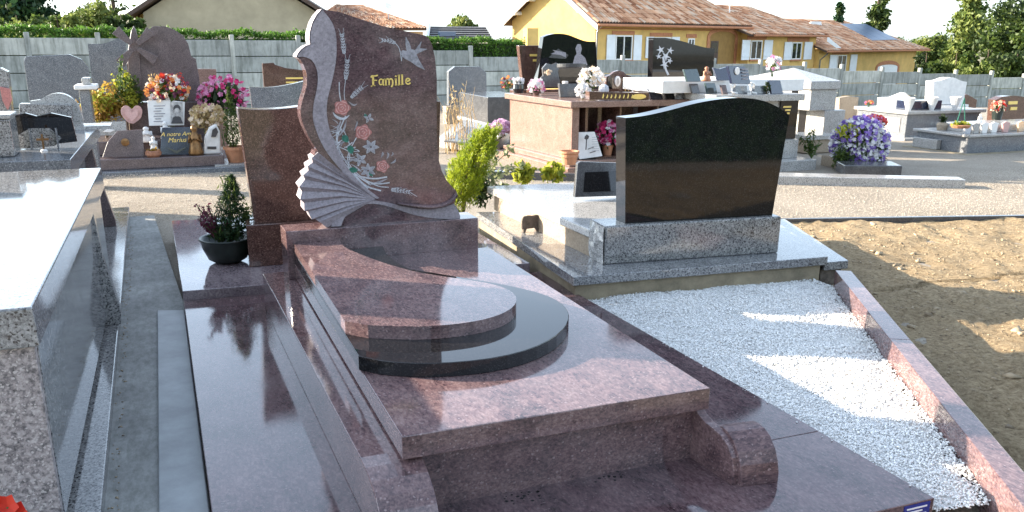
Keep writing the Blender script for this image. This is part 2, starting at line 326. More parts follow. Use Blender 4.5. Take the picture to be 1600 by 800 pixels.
def blossoms(name, cen, r, mat, parent=None, petals=5):
    cen = np.asarray(cen, float); V = []; Fq = []
    for c in cen:
        ax = rng.normal(size=3)*0.6+np.array([-0.2, -0.9, 0.5]); ax /= np.linalg.norm(ax)
        u = np.cross(ax, [0.1, 0.3, 1]); u /= np.linalg.norm(u); v = np.cross(ax, u); rr = r*rng.uniform(0.75, 1.25)
        for k in range(petals):
            g = 2*math.pi*k/petals+rng.uniform(-.15, .15); d = u*math.cos(g)+v*math.sin(g); e = -u*math.sin(g)+v*math.cos(g)
            i = len(V); V += [c, c+d*rr*0.6+e*rr*0.42+ax*rr*0.2, c+d*rr+ax*rr*0.28, c+d*rr*0.6-e*rr*0.42+ax*rr*0.2]; Fq.append((i, i+1, i+2, i+3))
    o = raw(name, np.array(V), np.array(Fq), mat, parent); o['kind'] = 'stuff'; return o
def ell(c, r, n, shell=0.5):
    d = rng.normal(size=(n, 3)); d /= np.linalg.norm(d, axis=1)[:, None]
    return np.asarray(c, float)+d*np.asarray(r, float)*(rng.uniform(shell, 1.0, n)[:, None])
def pebbles(name, cen, size, mat, flat=0.65):
    """irregular 8-faced stones"""
    cen = np.asarray(cen, float); n = len(cen)
    base = np.array([[1, 0, 0], [-1, 0, 0], [0, 1, 0], [0, -1, 0], [0, 0, 1], [0, 0, -1]], float)
    Fb = np.array([[0, 2, 4], [2, 1, 4], [1, 3, 4], [3, 0, 4], [2, 0, 5], [1, 2, 5], [3, 1, 5], [0, 3, 5]])
    q = rng.normal(size=(n, 3, 3)); Q = np.linalg.qr(q)[0]
    sc_ = np.stack([rng.uniform(.7, 1.3, n), rng.uniform(.6, 1.1, n), rng.uniform(.5, .9, n)], 1)*(size*rng.uniform(.6, 1.3, n))[:, None]*0.5
    V = np.einsum('kj,nj->nkj', base, sc_)*rng.uniform(.75, 1.25, (n, 6, 1)); V = np.einsum('nkj,nij->nki', V, Q); V[:, :, 2] *= flat
    V = V+cen[:, None, :]
    Fq = (Fb[None]+(np.arange(n)*6)[:, None, None]).reshape(-1, 3)
    return raw(name, V.reshape(-1, 3), Fq, mat)
def inside(poly, pts):
    x, y = pts[:, 0], pts[:, 1]; r = np.zeros(len(pts), bool); n = len(poly)
    for i in range(n):
        x0, y0 = poly[i][:2]; x1, y1 = poly[(i+1) % n][:2]
        c = ((y0 > y) != (y1 > y)) & (x < (x1-x0)*(y-y0)/(y1-y0+1e-12)+x0); r ^= c
    return r
def scatter(poly, n):
    p = np.array([q[:2] for q in poly]); lo, hi = p.min(0), p.max(0); out = []
    while sum(map(len, out)) < n:
        q = rng.uniform(lo, hi, (n*2, 2)); out.append(q[inside(poly, q)])
    return np.concatenate(out)[:n]
def XY(*pts): return [(float(p[0]), float(p[1])) for p in pts]
def pz(pts, z): return XY(*[P(u, v, z) for u, v in pts])
def face_px(pts, y):                            # photo outline -> (x, z) on the upright plane at depth y
    return [(float(q[0]), float(q[2])) for q in (PY(u, v, y) for u, v in pts)]
def smoothpts(pts, it=2, closed=False):
    pts = [tuple(p) for p in pts]
    for _ in range(it):
        out = [] if closed else [pts[0]]; n = len(pts)
        for i in range(n if closed else n-1):
            a, b = pts[i], pts[(i+1) % n]
            out += [tuple(a[k]*.75+b[k]*.25 for k in range(len(a))), tuple(a[k]*.25+b[k]*.75 for k in range(len(a)))]
        if not closed: out.append(pts[-1])
        pts = out
    return pts
def ribbon(pts, wd):                            # 2-D stroke outline with width (number or per point)
    n = len(pts); wd = wd if isinstance(wd, (list, tuple)) else [wd]*n; L = []; Rr = []
    for i in range(n):
        a = pts[max(i-1, 0)]; b = pts[min(i+1, n-1)]; dx, dy = b[0]-a[0], b[1]-a[1]; l = math.hypot(dx, dy) or 1
        nx, ny = -dy/l*wd[i]/2, dx/l*wd[i]/2; L.append((pts[i][0]+nx, pts[i][1]+ny)); Rr.append((pts[i][0]-nx, pts[i][1]-ny))
    return L+Rr[::-1]
def sribbon(pts, wd):
    if len(pts) < 3: return ribbon(pts, wd)
    wl = wd if isinstance(wd, (list, tuple)) else [wd]*len(pts)
    q = smoothpts([(p[0], p[1], a) for p, a in zip(pts, wl)], 2); return ribbon([(a[0], a[1]) for a in q], [a[2] for a in q])
def jagged(n, amp): return [random.uniform(-amp, amp) for _ in range(n)]

# ================================================================== SETTING
def sheet(name, xs, ys, fz, mat):
    nx, ny = len(xs), len(ys); V = np.array([(x, y, fz(x, y)) for y in ys for x in xs])
    Fq = np.array([(j*nx+i, j*nx+i+1, (j+1)*nx+i+1, (j+1)*nx+i) for j in range(ny-1) for i in range(nx-1)])
    o = raw(name, V, Fq, mat, smooth=True); o['kind'] = 'structure'; return o
xs = np.concatenate([np.linspace(-900, -40, 8), np.linspace(-30, 60, 46), np.linspace(75, 900, 8)])
ys = np.concatenate([np.linspace(-60, 0, 4), np.linspace(2, 60, 59), np.linspace(80, 1500, 9)])
sheet('ground', xs, ys, lambda x, y: gz(x, y)-0.03, 'field')
sheet('gravel_path', np.linspace(-12, 34, 70), np.linspace(-2, 29.4, 60), lambda x, y: gz(x, y)-0.006, 'gravelbed')
E0 = P(1180, 351, 0); E1 = P(1640, 344, 0)
EDG = (E1-E0)/np.linalg.norm(E1-E0)
# bare earth to the right of the kerb: rough sheet
def dirt_z(x, y):
    p = Vector((x, y, 0)); return 0.014+0.024*noise.noise(p*1.1)+0.024*noise.noise(p*3.7)+0.020*noise.noise(p*9.0)+0.012*noise.noise(p*23)
dx = np.linspace(0, 1, 190); dy = np.linspace(0, 1, 150)
K0 = P(1322, 425, .2); K1 = P(1600, 745, .2)
kd = (K1-K0)/(K1[1]-K0[1])
Vd = []
for b in dy:
    y = -0.5+(9.0+0.5)*b
    for a in dx:
        xk = (K0+kd*(y-K0[1]))[0]-0.03 if y < 4.5 else 3.6
        yy = y; x = xk+(14-xk)*a**1.4
        yl = (E0+EDG*((x-E0[0])/EDG[0]))[1]
        yy = min(y, yl+0.0) if y > yl else y
        Vd.append((x, yy, dirt_z(x, yy)))
nx = len(dx); Fd = np.array([(j*nx+i, j*nx+i+1, (j+1)*nx+i+1, (j+1)*nx+i) for j in range(len(dy)-1) for i in range(nx-1)])
o = raw('bare_earth', np.array(Vd), Fd, 'dirt', smooth=True); o['kind'] = 'structure'
EP = [(3.9, 4.7), (7.8, 5.4), (7.5, 2.0), (3.2, 2.2)]
cp = scatter([(4.2, 4.6), (5.3, 6.55), (8.6, 5.6), (7.0, 2.0), (3.3, 2.5)], 5200)
o = pebbles('earth_clods', [(x, y, dirt_z(x, y)) for x, y in cp], np.where(rng.random(len(cp)) < .04, rng.uniform(.03, .075, len(cp)), rng.uniform(0.006, 0.026, len(cp))), 'clod'); o['kind'] = 'stuff'
b = MB(); b.prism([E0[:2], E1[:2], E1[:2]+np.array([EDG[1], -EDG[0]])*-0.05, E0[:2]+np.array([EDG[1], -EDG[0]])*-0.05], -0.05, 0.05)
o = b.build('path_edging', 'grey_dark', None, 0.004); o['kind'] = 'structure'
# loose stones on the paths
g1 = scatter([P(160, 272, 0), P(400, 268, 0), P(400, 345, 0), P(165, 348, 0)], 9000)
g2 = scatter([P(1180, 290, 0), P(1600, 262, 0), P(1610, 342, 0), P(1190, 349, 0)], 11000)
g3 = scatter([P(690, 268, 0), P(900, 275, 0), P(960, 292, 0), P(690, 330, 0)], 3500)
gp = np.concatenate([g1, g2, g3]); o = pebbles('loose_gravel', np.c_[gp, np.full(len(gp), 0.0)], rng.uniform(0.006, 0.015, len(gp)), 'greypeb'); o['kind'] = 'stuff'
# concrete channel between the left tomb and the purple pavement
LX = lambda y: -0.347+(-0.419+0.347)*(y-3.12)/6.0
b = MB(); b.prism([(LX(1)-.1, 1.0), (0.019, 1.0), (-0.0135, 5.75), (-0.20, 8.9), (LX(8.9)-.1, 8.9)], -0.05, 0.045)
o = b.build('concrete_channel', 'channel'); o['kind'] = 'structure'
b = MB(); b.prism([(-0.165, 1.0), (0.015, 1.0), (-0.0145, 5.55), (-0.17, 5.6)], 0.0, 0.062)
o = b.build('cement_strip', 'cement', None, 0.004); o['kind'] = 'structure'

# ================================================================== MAIN TOMB
T = thing('family_tomb', 'purple granite tomb with carved Famille headstone, curved slabs and black crescent', 'tomb', (1.2, 3.6, 0))
pav = 0.12; J = float(P(1245, 680, pav)[1])
for poly, mt in (([(0.02, 2.035), (2.44, 2.035), (2.427, J-.0015), (0.012, J-.0015)], 'purple_dark'),
             ([(0.012, J+.0015), (0.75, J+.0015), (0.75, 5.54), (-0.012, 5.54)], 'purple_dark'),
             ([(1.70, J+.0015), (2.427, J+.0015), (2.345, 5.2), (2.345, 5.44), (1.70, 5.44)], 'purple_dark')):
    MB().prism(poly, 0.0, pav).build('paving_slab', mt, T, 0.003)
# the plinth: front block, left side wall with rounded end, right scroll panel and block
MB().box(0.66, 1.79, 2.62, 4.99, pav, 0.352).build('plinth', 'purple', T)
prof = [(5.19, pav), (5.19, .345), (2.64, .345), (2.57, .340), (2.50, .325), (2.44, .298), (2.40, .262), (2.375, .22), (2.365, .17), (2.365, pav)]
b = MB(); n = len(prof)
b.side_prism(prof, 0, 1)
b.v = [((0.443+(0.50-0.443)*max(0, min(1, (4.2-y)/1.83)) if x == 0 else 0.69), y, z) for x, y, z in b.v]
b.build('plinth_wall', 'purple', T, 0.004, seg=3)
prof = [(2.64, pav), (2.64, .348), (2.585, .315), (2.545, .300), (2.50, .296), (2.455, .286), (2.415, .262), (2.385, .225), (2.372, .18), (2.372, pav)]
b = MB(); b.side_prism(prof[:], 0, 1); b.v = [((1.784 if x == 0 else 1.822)+(2.64-y)*0.1, y, z) for x, y, z in b.v]; b.build('scroll_panel', 'purple_cut', T, 0.002)
prof = [(2.54, pav), (2.54, .285), (2.52, .297), (2.49, .301), (2.455, .296), (2.42, .280), (2.385, .245), (2.362, .20), (2.352, .16), (2.352, pav)]
b = MB(); b.side_prism(prof, 1.832, 1.985); b.v = [(x, y-(x-1.832)*0.13, z) for x, y, z in b.v]; b.build('scroll_block', 'purple_cut', T, 0.003)
MB().prism([(0.617, 2.552), (1.806, 2.546), (1.80, 4.99), (0.607, 4.99)], 0.355, 0.44).build('ledger_slab', 'purple', T, 0.003)
blk = pz([(560, 556), (600, 564.5), (660, 568), (720, 565.5), (780, 558), (830, 545), (865, 528), (884, 510), (890, 495), (886, 483), (876, 472), (852, 460), (810, 449), (768, 441)], 0.5)
blk += pz([(640, 420), (620, 410), (603, 396), (597, 380)], 0.5)
blk[0] = (0.609, 3.19); blk += [(1.03, 4.985), (0.609, 4.985)]
MB().prism(smoothpts(blk[:14], 1)+blk[14:], 0.4405, 0.50).build('black_crescent', 'black', T, 0.003)
pp = pz([(537, 503), (575, 509), (650, 512), (710, 508), (760, 500), (795, 487), (809, 472), (803, 458), (780, 447), (745, 440), (700, 434), (650, 426), (600, 412), (560, 397), (538, 387), (532, 380)], 0.555)
pp[0] = (0.612, pp[0][1]); pp = pp[:1]+smoothpts(pp[1:], 2); pp += [(pp[-1][0]+0.015, 4.985), (0.612, 4.985)]
MB().prism(pp, 0.5005, 0.558).build('curved_slab', 'purple', T, 0.003)
MB().prism([(0.572, 4.992), (1.735, 4.992), (1.735, 5.20), (0.566, 5.20)], 0.346, 0.63).build('headstone_base', 'purple', T, 0.004)
# headstone -----------------------------------------------------------
YF = 5.025; YB = 5.16
def cs(pts): return [(440+x/2.222, 10+y/2.222) for x, y in pts]     # enlarged-view coordinates -> photo pixels
left = [(140, 10), (122, 30), (108, 55), (98, 90), (97, 115), (100, 132), (84, 138), (68, 150), (56, 165), (52, 176), (64, 184), (75, 200), (84, 222), (88, 245), (87, 275), (80, 303), (71, 330), (66, 358), (68, 388), (76, 412), (90, 445), (106, 474), (126, 503)]
zig = [(118, 503), (111, 521), (104, 524), (109, 541), (90, 553), (95, 569), (75, 584), (82, 600), (61, 624), (72, 642), (64, 668), (79, 682), (79, 707), (93, 712), (104, 737), (117, 738), (132, 746), (158, 768)]
right = [(618, 742), (619, 728), (612, 708), (598, 691), (604, 668), (606, 640), (592, 626), (572, 603), (556, 572), (546, 535), (541, 490), (539, 430), (539, 350), (539, 250), (533, 180), (523, 135), (510, 108), (498, 101)]
topc = [(430, 86), (350, 68), (280, 46), (200, 19)]
outline = face_px(cs(left+zig+right+topc), YF)
H = MB().face_prism(outline, YF, YB).build('headstone', 'purple_dark', T)
def inlay(name, pts, mat, t=0.003, y=YF, par=None, conv=True):
    q = face_px(cs(pts) if conv else pts, y); return MB().face_prism(q, y-t, y+0.0005).build(name, mat, par or H)
# broad frosted ribbon down the left edge
inn = smoothpts([(140, 10), (180, 60), (192, 120), (188, 200), (172, 270), (156, 330), (156, 390), (175, 460), (213, 540), (268, 610), (338, 664)], 2)
out = smoothpts([(330, 668), (258, 627), (200, 562), (150, 500), (122, 440), (107, 390), (110, 340), (124, 282), (127, 232), (110, 188), (80, 174), (56, 176)], 2)
inlay('carved_ribbon', inn+out+[(52, 176), (56, 165), (68, 150), (84, 138), (100, 132), (97, 115), (98, 90), (108, 55), (122, 30)], 'frost', 0.008)
ed = [PY(*q, YF) for q in cs(left[:11])]; n = len(ed); b = MB()
b.add([(p[0]-.0025, YF-.008, p[2]+.001) for p in ed]+[(p[0]-.0025, YB, p[2]+.001) for p in ed]+[(p[0]+.003, YF-.008, p[2]-.002) for p in ed]+[(p[0]+.003, YB, p[2]-.002) for p in ed], [(i, i+1, n+i+1, n+i) for i in range(n-1)]+[(2*n+i, 3*n+i, 3*n+i+1, 2*n+i+1) for i in range(n-1)]+[(i, 2*n+i, 2*n+i+1, i+1) for i in range(n-1)]+[(n+i, n+i+1, 3*n+i+1, 3*n+i) for i in range(n-1)]+[(0, n, 3*n, 2*n), (n-1, 3*n-1, 4*n-1, 2*n-1)])
b.build('frosted_edge', 'frost', H)
# pleated shell
bm_ = MB(); piv = PY(*cs([(325, 668)])[0], YF)
rim = [(126, 505)]+zig[1:]; rp = []
for i, q in enumerate(rim):
    p = PY(*cs([q])[0], YF); rp.append(p)
vs = []; N = len(rp); mids = []
for i, p in enumerate(rp):
    off = -0.021 if i % 2 == 0 else -0.004
    m_ = p*0.45+piv*0.55
    # the folds sweep in a curve towards the pivot
    bend = np.array([0, 0, 0.02*math.sin(math.pi*i/N)])
    vs.append((p[0]-0.0025, YF+off, p[2])); m2 = m_+bend; vs.append((m2[0], YF+off*0.7-0.004, m2[2]))
vs.append((piv[0], YF-0.008, piv[2])); pi = len(vs)-1; fs = []
for i in range(N-1):
    fs.append((2*i, 2*i+1, 2*i+3, 2*i+2)); fs.append((2*i+1, pi, 2*i+3))
k = len(vs)
for i, p in enumerate(rp): vs.append((p[0]-0.0025, YB-0.001, p[2]))
for i in range(N-1): fs.append((2*i, 2*i+2, k+i+1, k+i))
vs.append((piv[0], YF+0.02, piv[2])); fs.append((0, k, len(vs)-1, pi)) ; fs.append((2*(N-1)+0, k+N-1, len(vs)-1, pi))
bm_.add(vs, fs); bm_.build('carved_shell', 'frost', H)
# second ribbon and sweeping tail
o2 = smoothpts([(172, 764), (188, 712), (226, 684), (280, 672), (340, 674), (420, 694), (500, 706), (560, 698), (598, 684)], 2)
i2 = [(612, 708), (619, 728), (618, 738)]+smoothpts([(600, 738), (520, 735), (450, 722), (380, 696), (330, 684), (280, 686), (240, 704), (215, 735), (206, 762)], 2)
inlay('carved_ribbon', o2+i2, 'frost', 0.008)
b = MB(); lip = smoothpts([(606, 640), (590, 665), (560, 682), (510, 690), (450, 684), (400, 678)], 2)
q0 = face_px(cs(lip), YF); q1 = face_px(cs([(x-2, y+14-i*0.5) for i, (x, y) in enumerate(lip)]), YF); n = len(q0)
b.add([(x, YF-0.004, z) for x, z in q0]+[(x, YF-0.05, z) for x, z in q1]+[(x, YF+0.001, z) for x, z in q1], [(i, i+1, n+i+1, n+i) for i in range(n-1)]+[(n+i, n+i+1, 2*n+i+1, 2*n+i) for i in range(n-1)])
b.build('parchment_curl', 'purple_cut', H, smooth=True)
# gilt name: Famille
def let(strokes):
    b = MB()
    for pts, wd in strokes:
        q = face_px(cs(sribbon(pts, wd)), YF); b.face_prism(q, YF-0.0035, YF+0.0005)
    b.build('letter', 'gold', H)
let([([(317, 241), (318, 276)], 6.5), ([(310, 247), (313, 240), (322, 242), (334, 239)], 4.5), ([(317, 258), (324, 256), (331, 257)], 4), ([(310, 278), (317, 274), (325, 275)], 3.5)])
let([([(352, 252), (351, 268), (355, 274)], 5.5), ([(351, 255), (344, 251), (338, 258), (339, 268), (344, 273), (351, 268)], 4.2)])
let([([(361, 252), (362, 274)], 5.5), ([(362, 256), (368, 250), (373, 255), (373, 273)], 4.8), ([(373, 256), (379, 250), (385, 255), (386, 270), (381, 280)], 5), ([(357, 252), (362, 254)], 3), ([(359, 274), (366, 273)], 3)])
let([([(396, 250), (397, 272)], 5.5), ([(392, 252), (397, 253)], 3), ([(393, 273), (401, 272)], 3), ([(394, 241), (399, 244)], 5)])
let([([(407, 237), (408, 272)], 5.5), ([(403, 239), (408, 240)], 3), ([(404, 273), (412, 271)], 3)])
let([([(418, 236), (419, 271)], 5.5), ([(414, 238), (419, 239)], 3), ([(415, 272), (423, 270)], 3)])
let([([(431, 261), (446, 257), (442, 250), (434, 250), (430, 260), (434, 269), (441, 270), (447, 265)], 4.6)])
# engraved flowers
def wheat(pts, n, wd=9, full=True):
    pts = smoothpts(pts, 1); b = MB(); L = len(pts); q = face_px(cs(ribbon(pts, 1.6)), YF); b.face_prism(q, YF-.002, YF+.0005)
    for k in range(n):
        t = k/n*0.98*(L-1); i = int(t); a = pts[i]; c = pts[min(i+1, L-1)]; dx, dy = c[0]-a[0], c[1]-a[1]; l = math.hypot(dx, dy) or 1; dx /= l; dy /= l
        x = a[0]+(c[0]-a[0])*(t-i); y = a[1]+(c[1]-a[1])*(t-i)
        for s in (-1, 1):
            p0 = (x, y); tip = (x+dx*9-dy*s*wd*0.55, y+dy*9+dx*s*wd*0.55); mid = (x+dx*3-dy*s*wd*0.62, y+dy*3+dx*s*wd*0.62)
            b.face_prism(face_px(cs([p0, mid, tip]), YF), YF-.0025, YF+.0005)
            if k % 2 == 0: b.face_prism(face_px(cs(ribbon([tip, (tip[0]+dx*16-dy*s*4, tip[1]+dy*16+dx*s*4)], 0.9)), YF), YF-.0015, YF+.0005)
    b.build('wheat_ear', 'engrave', H)
wheat([(217, 165), (214, 130), (209, 95)], 9); wheat([(222, 255), (226, 220), (228, 185)], 9); wheat([(240, 318), (258, 300), (280, 280)], 7)
wheat([(395, 128), (372, 118), (348, 118)], 6); wheat([(380, 636), (410, 638), (445, 645)], 8, 10)
def strokes(name, lst, mat):
    for pts, wd in lst: MB().face_prism(face_px(cs(sribbon(pts, wd)), YF), YF-.002-random.random()*.0008, YF+.0005).build(name, mat, H)
strokes('engraved_stem', [([(222, 255), (216, 300), (220, 330)], 1.8), ([(200, 262), (200, 300), (206, 330)], 3), ([(395, 128), (410, 145), (416, 190)], 2), ([(222, 380), (200, 430), (190, 470), (210, 520), (250, 580), (310, 620)], 4),
    ([(260, 455), (235, 500), (225, 540), (270, 590), (330, 625), (372, 628)], 3), ([(205, 400), (185, 460), (205, 530), (240, 570)], 3), ([(445, 645), (470, 660)], 2), ([(215, 430), (240, 480), (232, 560)], 2.5),
    ([(270, 590), (320, 600), (366, 592)], 5), ([(290, 605), (330, 618), (375, 612)], 4), ([(250, 580), (290, 625), (345, 640)], 5), ([(230, 560), (270, 610), (300, 632)], 4)], 'engrave')
strokes('engraved_leaf', [([(170, 445), (182, 470), (205, 492)], [2, 12, 2]), ([(168, 470), (190, 500), (215, 515)], [2, 10, 2]), ([(190, 500), (205, 525), (232, 540)], [2, 10, 2]), ([(225, 395), (218, 425), (200, 450)], [1, 9, 2]),
    ([(232, 330), (250, 345), (262, 338)], [1, 7, 1]), ([(252, 432), (262, 408), (263, 398)], [1, 6, 1]), ([(205, 395), (200, 415), (190, 430)], [1, 7, 1]), ([(300, 620), (335, 612), (368, 598)], [2, 9, 1]), ([(215, 545), (245, 530), (262, 535)], [1, 8, 1]),
    ([(345, 525), (352, 512), (350, 505)], [1, 9, 2]), ([(365, 530), (372, 515), (366, 506)], [1, 8, 1]), ([(378, 545), (392, 540), (396, 530)], [1, 8, 1]), ([(380, 520), (388, 512), (384, 506)], [1, 6, 1])], 'engrave_dim')
def flower(name, cx, cy, r, m1, m2, petals):
    b = MB(); b.face_prism(face_px(cs([(cx+r*(1+0.12*math.cos(petals*a*2*math.pi/30))*math.cos(2*math.pi*a/30), cy+r*0.95*(1+0.12*math.cos(petals*a*2*math.pi/30))*math.sin(2*math.pi*a/30)) for a in range(30)]), YF), YF-.003, YF+.0005)
    o = b.build(name, m1, H); b = MB()
    for k in range(petals):
        a0 = 2*math.pi*k/petals+0.4
        for rr in (0.82, 0.5):
            arc = [(cx+r*rr*math.cos(a0+t*1.0+rr*2), cy+r*rr*0.95*math.sin(a0+t*1.0+rr*2)) for t in (0, .33, .66, 1)]
            b.face_prism(face_px(cs(ribbon(arc, [1, 2.6, 2.6, 1])), YF), YF-.0055, YF-.002)
    b.face_prism(face_px(cs(ribbon([(cx-r*.2, cy), (cx, cy-r*.2), (cx+r*.2, cy), (cx, cy+r*.22)], 2.2)), YF), YF-.0055, YF-.002)
    b.build('petal_edge', m2, H)
flower('rose', 210, 352, 27, 'rose', 'rose_light', 5); flower('rose', 283, 437, 27, 'rose', 'rose_light', 5); flower('rose', 350, 555, 22, 'rose', 'rose_light', 5)

for q in ([(178, 368), (190, 385), (216, 393), (235, 378)],): strokes('sepal', [(q, [2, 9, 9, 2])], 'engrave')
def lily(cx, cy, r, n):
    for k in range(n):
        a = 2*math.pi*k/n+cx; d = (math.cos(a), math.sin(a)*.92); e = (-d[1], d[0]); tip = (cx+d[0]*r*1.15, cy+d[1]*r*1.15)
        pt = smoothpts([(cx, cy), (cx+d[0]*r*.55+e[0]*r*.30, cy+d[1]*r*.55+e[1]*r*.30), tip, (cx+d[0]*r*.55-e[0]*r*.30, cy+d[1]*r*.55-e[1]*r*.30)], 1, True)
        MB().face_prism(face_px(cs(pt), YF), YF-.0025-.0006*(k % 3), YF+.0005).build('lily_petal', 'engrave_dim', H)
        strokes('petal_vein', [([(cx+d[0]*r*.15, cy+d[1]*r*.15), tip], 1.6), ([(cx+d[0]*r*.2+e[0]*r*.12, cy+d[1]*r*.2+e[1]*r*.12), (cx+d[0]*r*.6+e[0]*r*.28, cy+d[1]*r*.6+e[1]*r*.28), tip], [1, 2.2, 1]), ([(cx+d[0]*r*.2-e[0]*r*.12, cy+d[1]*r*.2-e[1]*r*.12), (cx+d[0]*r*.6-e[0]*r*.28, cy+d[1]*r*.6-e[1]*r*.28), tip], [1, 2.2, 1])], 'engrave')
def leafp(cx, cy, a, l, wd):
    d = (math.cos(a), math.sin(a)); e = (-d[1], d[0]); pts = [(cx-d[0]*l, cy-d[1]*l), (cx+e[0]*wd-d[0]*l*.2, cy+e[1]*wd-d[1]*l*.2), (cx+d[0]*l, cy+d[1]*l), (cx-e[0]*wd-d[0]*l*.2, cy-e[1]*wd-d[1]*l*.2)]
    inlay('green_leaf', smoothpts(pts, 2, True), 'leafpaint'); strokes('leaf_vein', [([pts[0], pts[2]], 1.6)], 'engrave')
lily(310, 488, 25, 6); lily(300, 570, 24, 6); lily(272, 532, 22, 5); lily(302, 388, 16, 4)
leafp(222, 460, 0.9, 19, 15); leafp(240, 498, 1.2, 20, 15); leafp(250, 568, 0.1, 20, 13); leafp(292, 382, 1.2, 11, 7); leafp(310, 582, 1.0, 12, 8)
for k in range(34):
    x0 = rng.uniform(190, 300); y0 = 430+(x0-190)*1.35+rng.uniform(-35, 30); a = rng.uniform(-1.2, .6)+math.pi*1.05; L = rng.uniform(18, 42)
    strokes('engraved_blade', [([(x0, y0), (x0+L*.5*math.cos(a)+4, y0+L*.5*math.sin(a)), (x0+L*math.cos(a), y0+L*math.sin(a))], [3.2, 3.4, .8])], 'engrave' if k % 2 else 'engrave_dim')
inlay('dove', [(411, 160), (420, 152), (434, 155), (430, 130), (431, 105), (444, 128), (450, 148), (463, 152), (473, 138), (486, 121), (480, 145), (506, 148), (484, 158), (468, 166), (478, 188), (498, 221), (470, 208), (448, 192), (428, 182), (416, 170)], 'engrave_dim')
strokes('dove_feather', [([(432, 108), (441, 140), (452, 160)], 2), ([(436, 125), (440, 150)], 1.5), ([(494, 216), (470, 190), (450, 165)], 2), ([(480, 205), (455, 185)], 1.5), ([(412, 160), (430, 158), (460, 160)], 2.5), ([(484, 124), (470, 152)], 1.8), ([(503, 148), (472, 158)], 1.8), ([(418, 172), (416, 190)], 1.5)], 'engrave')
# maker's blue label on the paving front
p0 = P(1418, 786, .12)
MB().box(2.30, 2.42, 2.0325, 2.036, .055, .113).build('label_plate', 'bluelabel', T)
for k in range(3): MB().box(2.312, 2.405-(0.02 if k == 1 else 0), 2.031, 2.0327, .096-k*.014, .102-k*.014).build('label_line', 'white_paint', T)

# ================================================================== WHITE GRAVEL + KERB
kerb_in = [P(1305, 422, .2), P(1565, 750, .2)]; kerb_out = [P(1322, 425, .2), P(1600, 745, .2)]
KA, KB = np.array(kerb_in[0][:2]), np.array(kerb_in[1][:2]); kdir = (KB-KA)/np.linalg.norm(KB-KA); kn = np.array([-kdir[1], kdir[0]])
if kn[0] < 0: kn = -kn
kw = 0.105
kt = thing('stone_kerb', 'low purple granite kerb slanting between white gravel and bare earth', 'kerb', (KA[0], KA[1], 0))
kl = np.linalg.norm(KB-KA)+0.35; cuts = [0, 1.42, kl+0.6]
for i in range(len(cuts)-1):
    a = KA+kdir*(cuts[i]+.0015); c = KA+kdir*(cuts[i+1]-.0015)
    MB().prism([a, c, c+kn*kw, a+kn*kw], 0.0, 0.20).build('kerb_stone', 'purple', kt, 0.004)
_kf = KB+kdir*((KB[1]-1.98)/-kdir[1])
gpoly = [(2.30, 5.0), (2.439, 2.03), tuple(_kf), tuple(KA), (4.13, 4.80), (2.30, 4.90)]
def wg(x, y): return 0.082+0.018*noise.noise(Vector((x*2.3, y*2.3, 1)))+0.010*noise.noise(Vector((x*7, y*7, 3)))
gx = np.linspace(2.2, 4.3, 50); gy = np.linspace(1.6, 5.0, 70)
V = np.array([(x, y, wg(x, y)-0.006) for y in gy for x in gx]); ins = inside(gpoly, V+np.array([0, 0, 0]))
Fq = np.array([(j*50+i, j*50+i+1, (j+1)*50+i+1, (j+1)*50+i) for j in range(69) for i in range(49) if ins[[j*50+i, j*50+i+1, (j+1)*50+i+1, (j+1)*50+i]].all()])
gb = raw('gravel_bed', V, Fq, 'white', smooth=True); gb['kind'] = 'structure'
pts = scatter(gpoly, 60000); zz = np.array([wg(x, y) for x, y in pts])+rng.uniform(-.003, .006, len(pts))
o = pebbles('white_gravel', np.c_[pts, zz], rng.uniform(0.007, 0.018, len(pts)), 'whitepeb', 0.75); o['kind'] = 'stuff'

# ================================================================== LEFT GREY TOMB (seen at the left edge)
A = thing('grey_tomb', 'raised grey granite tomb with polished top cropped by the left edge', 'tomb', (-1.2, 4, 0))
zA = 0.9
b = MB(); f0, f1 = (-0.441, 2.901), (-0.411, 6.037)
top_ = [(-2.2, 2.93), f0, f1, (-2.2, 6.05)]; bot_ = [(-2.2, 2.915), (-0.436, 2.895), (-0.406, 6.03), (-2.2, 6.04)]
b.add([(x, y, zA) for x, y in top_]+[(x, y, 0.772) for x, y in bot_], [(0, 1, 2, 3), (7, 6, 5, 4), (0, 4, 5, 1), (1, 5, 6, 2), (2, 6, 7, 3), (3, 7, 4, 0)])
b.build('top_slab', 'grey_polish', A, 0.006)
MB().prism([(-2.2, 2.94), (-0.455, 2.925), (-0.455, 2.965), (-2.2, 2.98)], 0.14, 0.771).build('front_panel', 'grey_coarse', A, 0.003)
MB().prism([(-0.495, 2.966), (-0.452, 2.966), (-0.43, 5.9), (-0.49, 5.9)], 0.14, 0.771).build('side_panel', 'grey_polish', A, 0.002)
MB().prism([(-2.19, 2.985), (-0.5, 2.985), (-0.495, 5.98), (-2.19, 5.98)], 0.101, 0.77).build('body', 'grey', A)
MB().prism([(-2.2, 2.6), (-0.347, 2.6), (-0.378, 5.6), (-2.2, 5.6)], 0.0, 0.1).build('footing', 'grey', A, 0.006)
MB().prism([(-2.2, 5.603), (-0.378, 5.603), (-0.419, 9.13), (-2.2, 9.13)], 0.0, 0.1).build('footing', 'grey', A, 0.006)
b = MB(); b.face_prism([(-0.70, .101), (-0.362, .101), (-0.352, .18), (-0.41, .50), (-0.428, .77), (-0.70, .77)], 5.25, 5.33); b.build('flared_support', 'grey', A, 0.004)
unseen_hsA = smoothpts([(-1.98, .901), (-1.98, 1.5), (-1.86, 1.82), (-1.55, 2.0), (-1.25, 1.84), (-1.13, 1.5), (-1.12, .901)], 1)  # unseen headstone, added and tapered for the shadow band it casts on the gravel
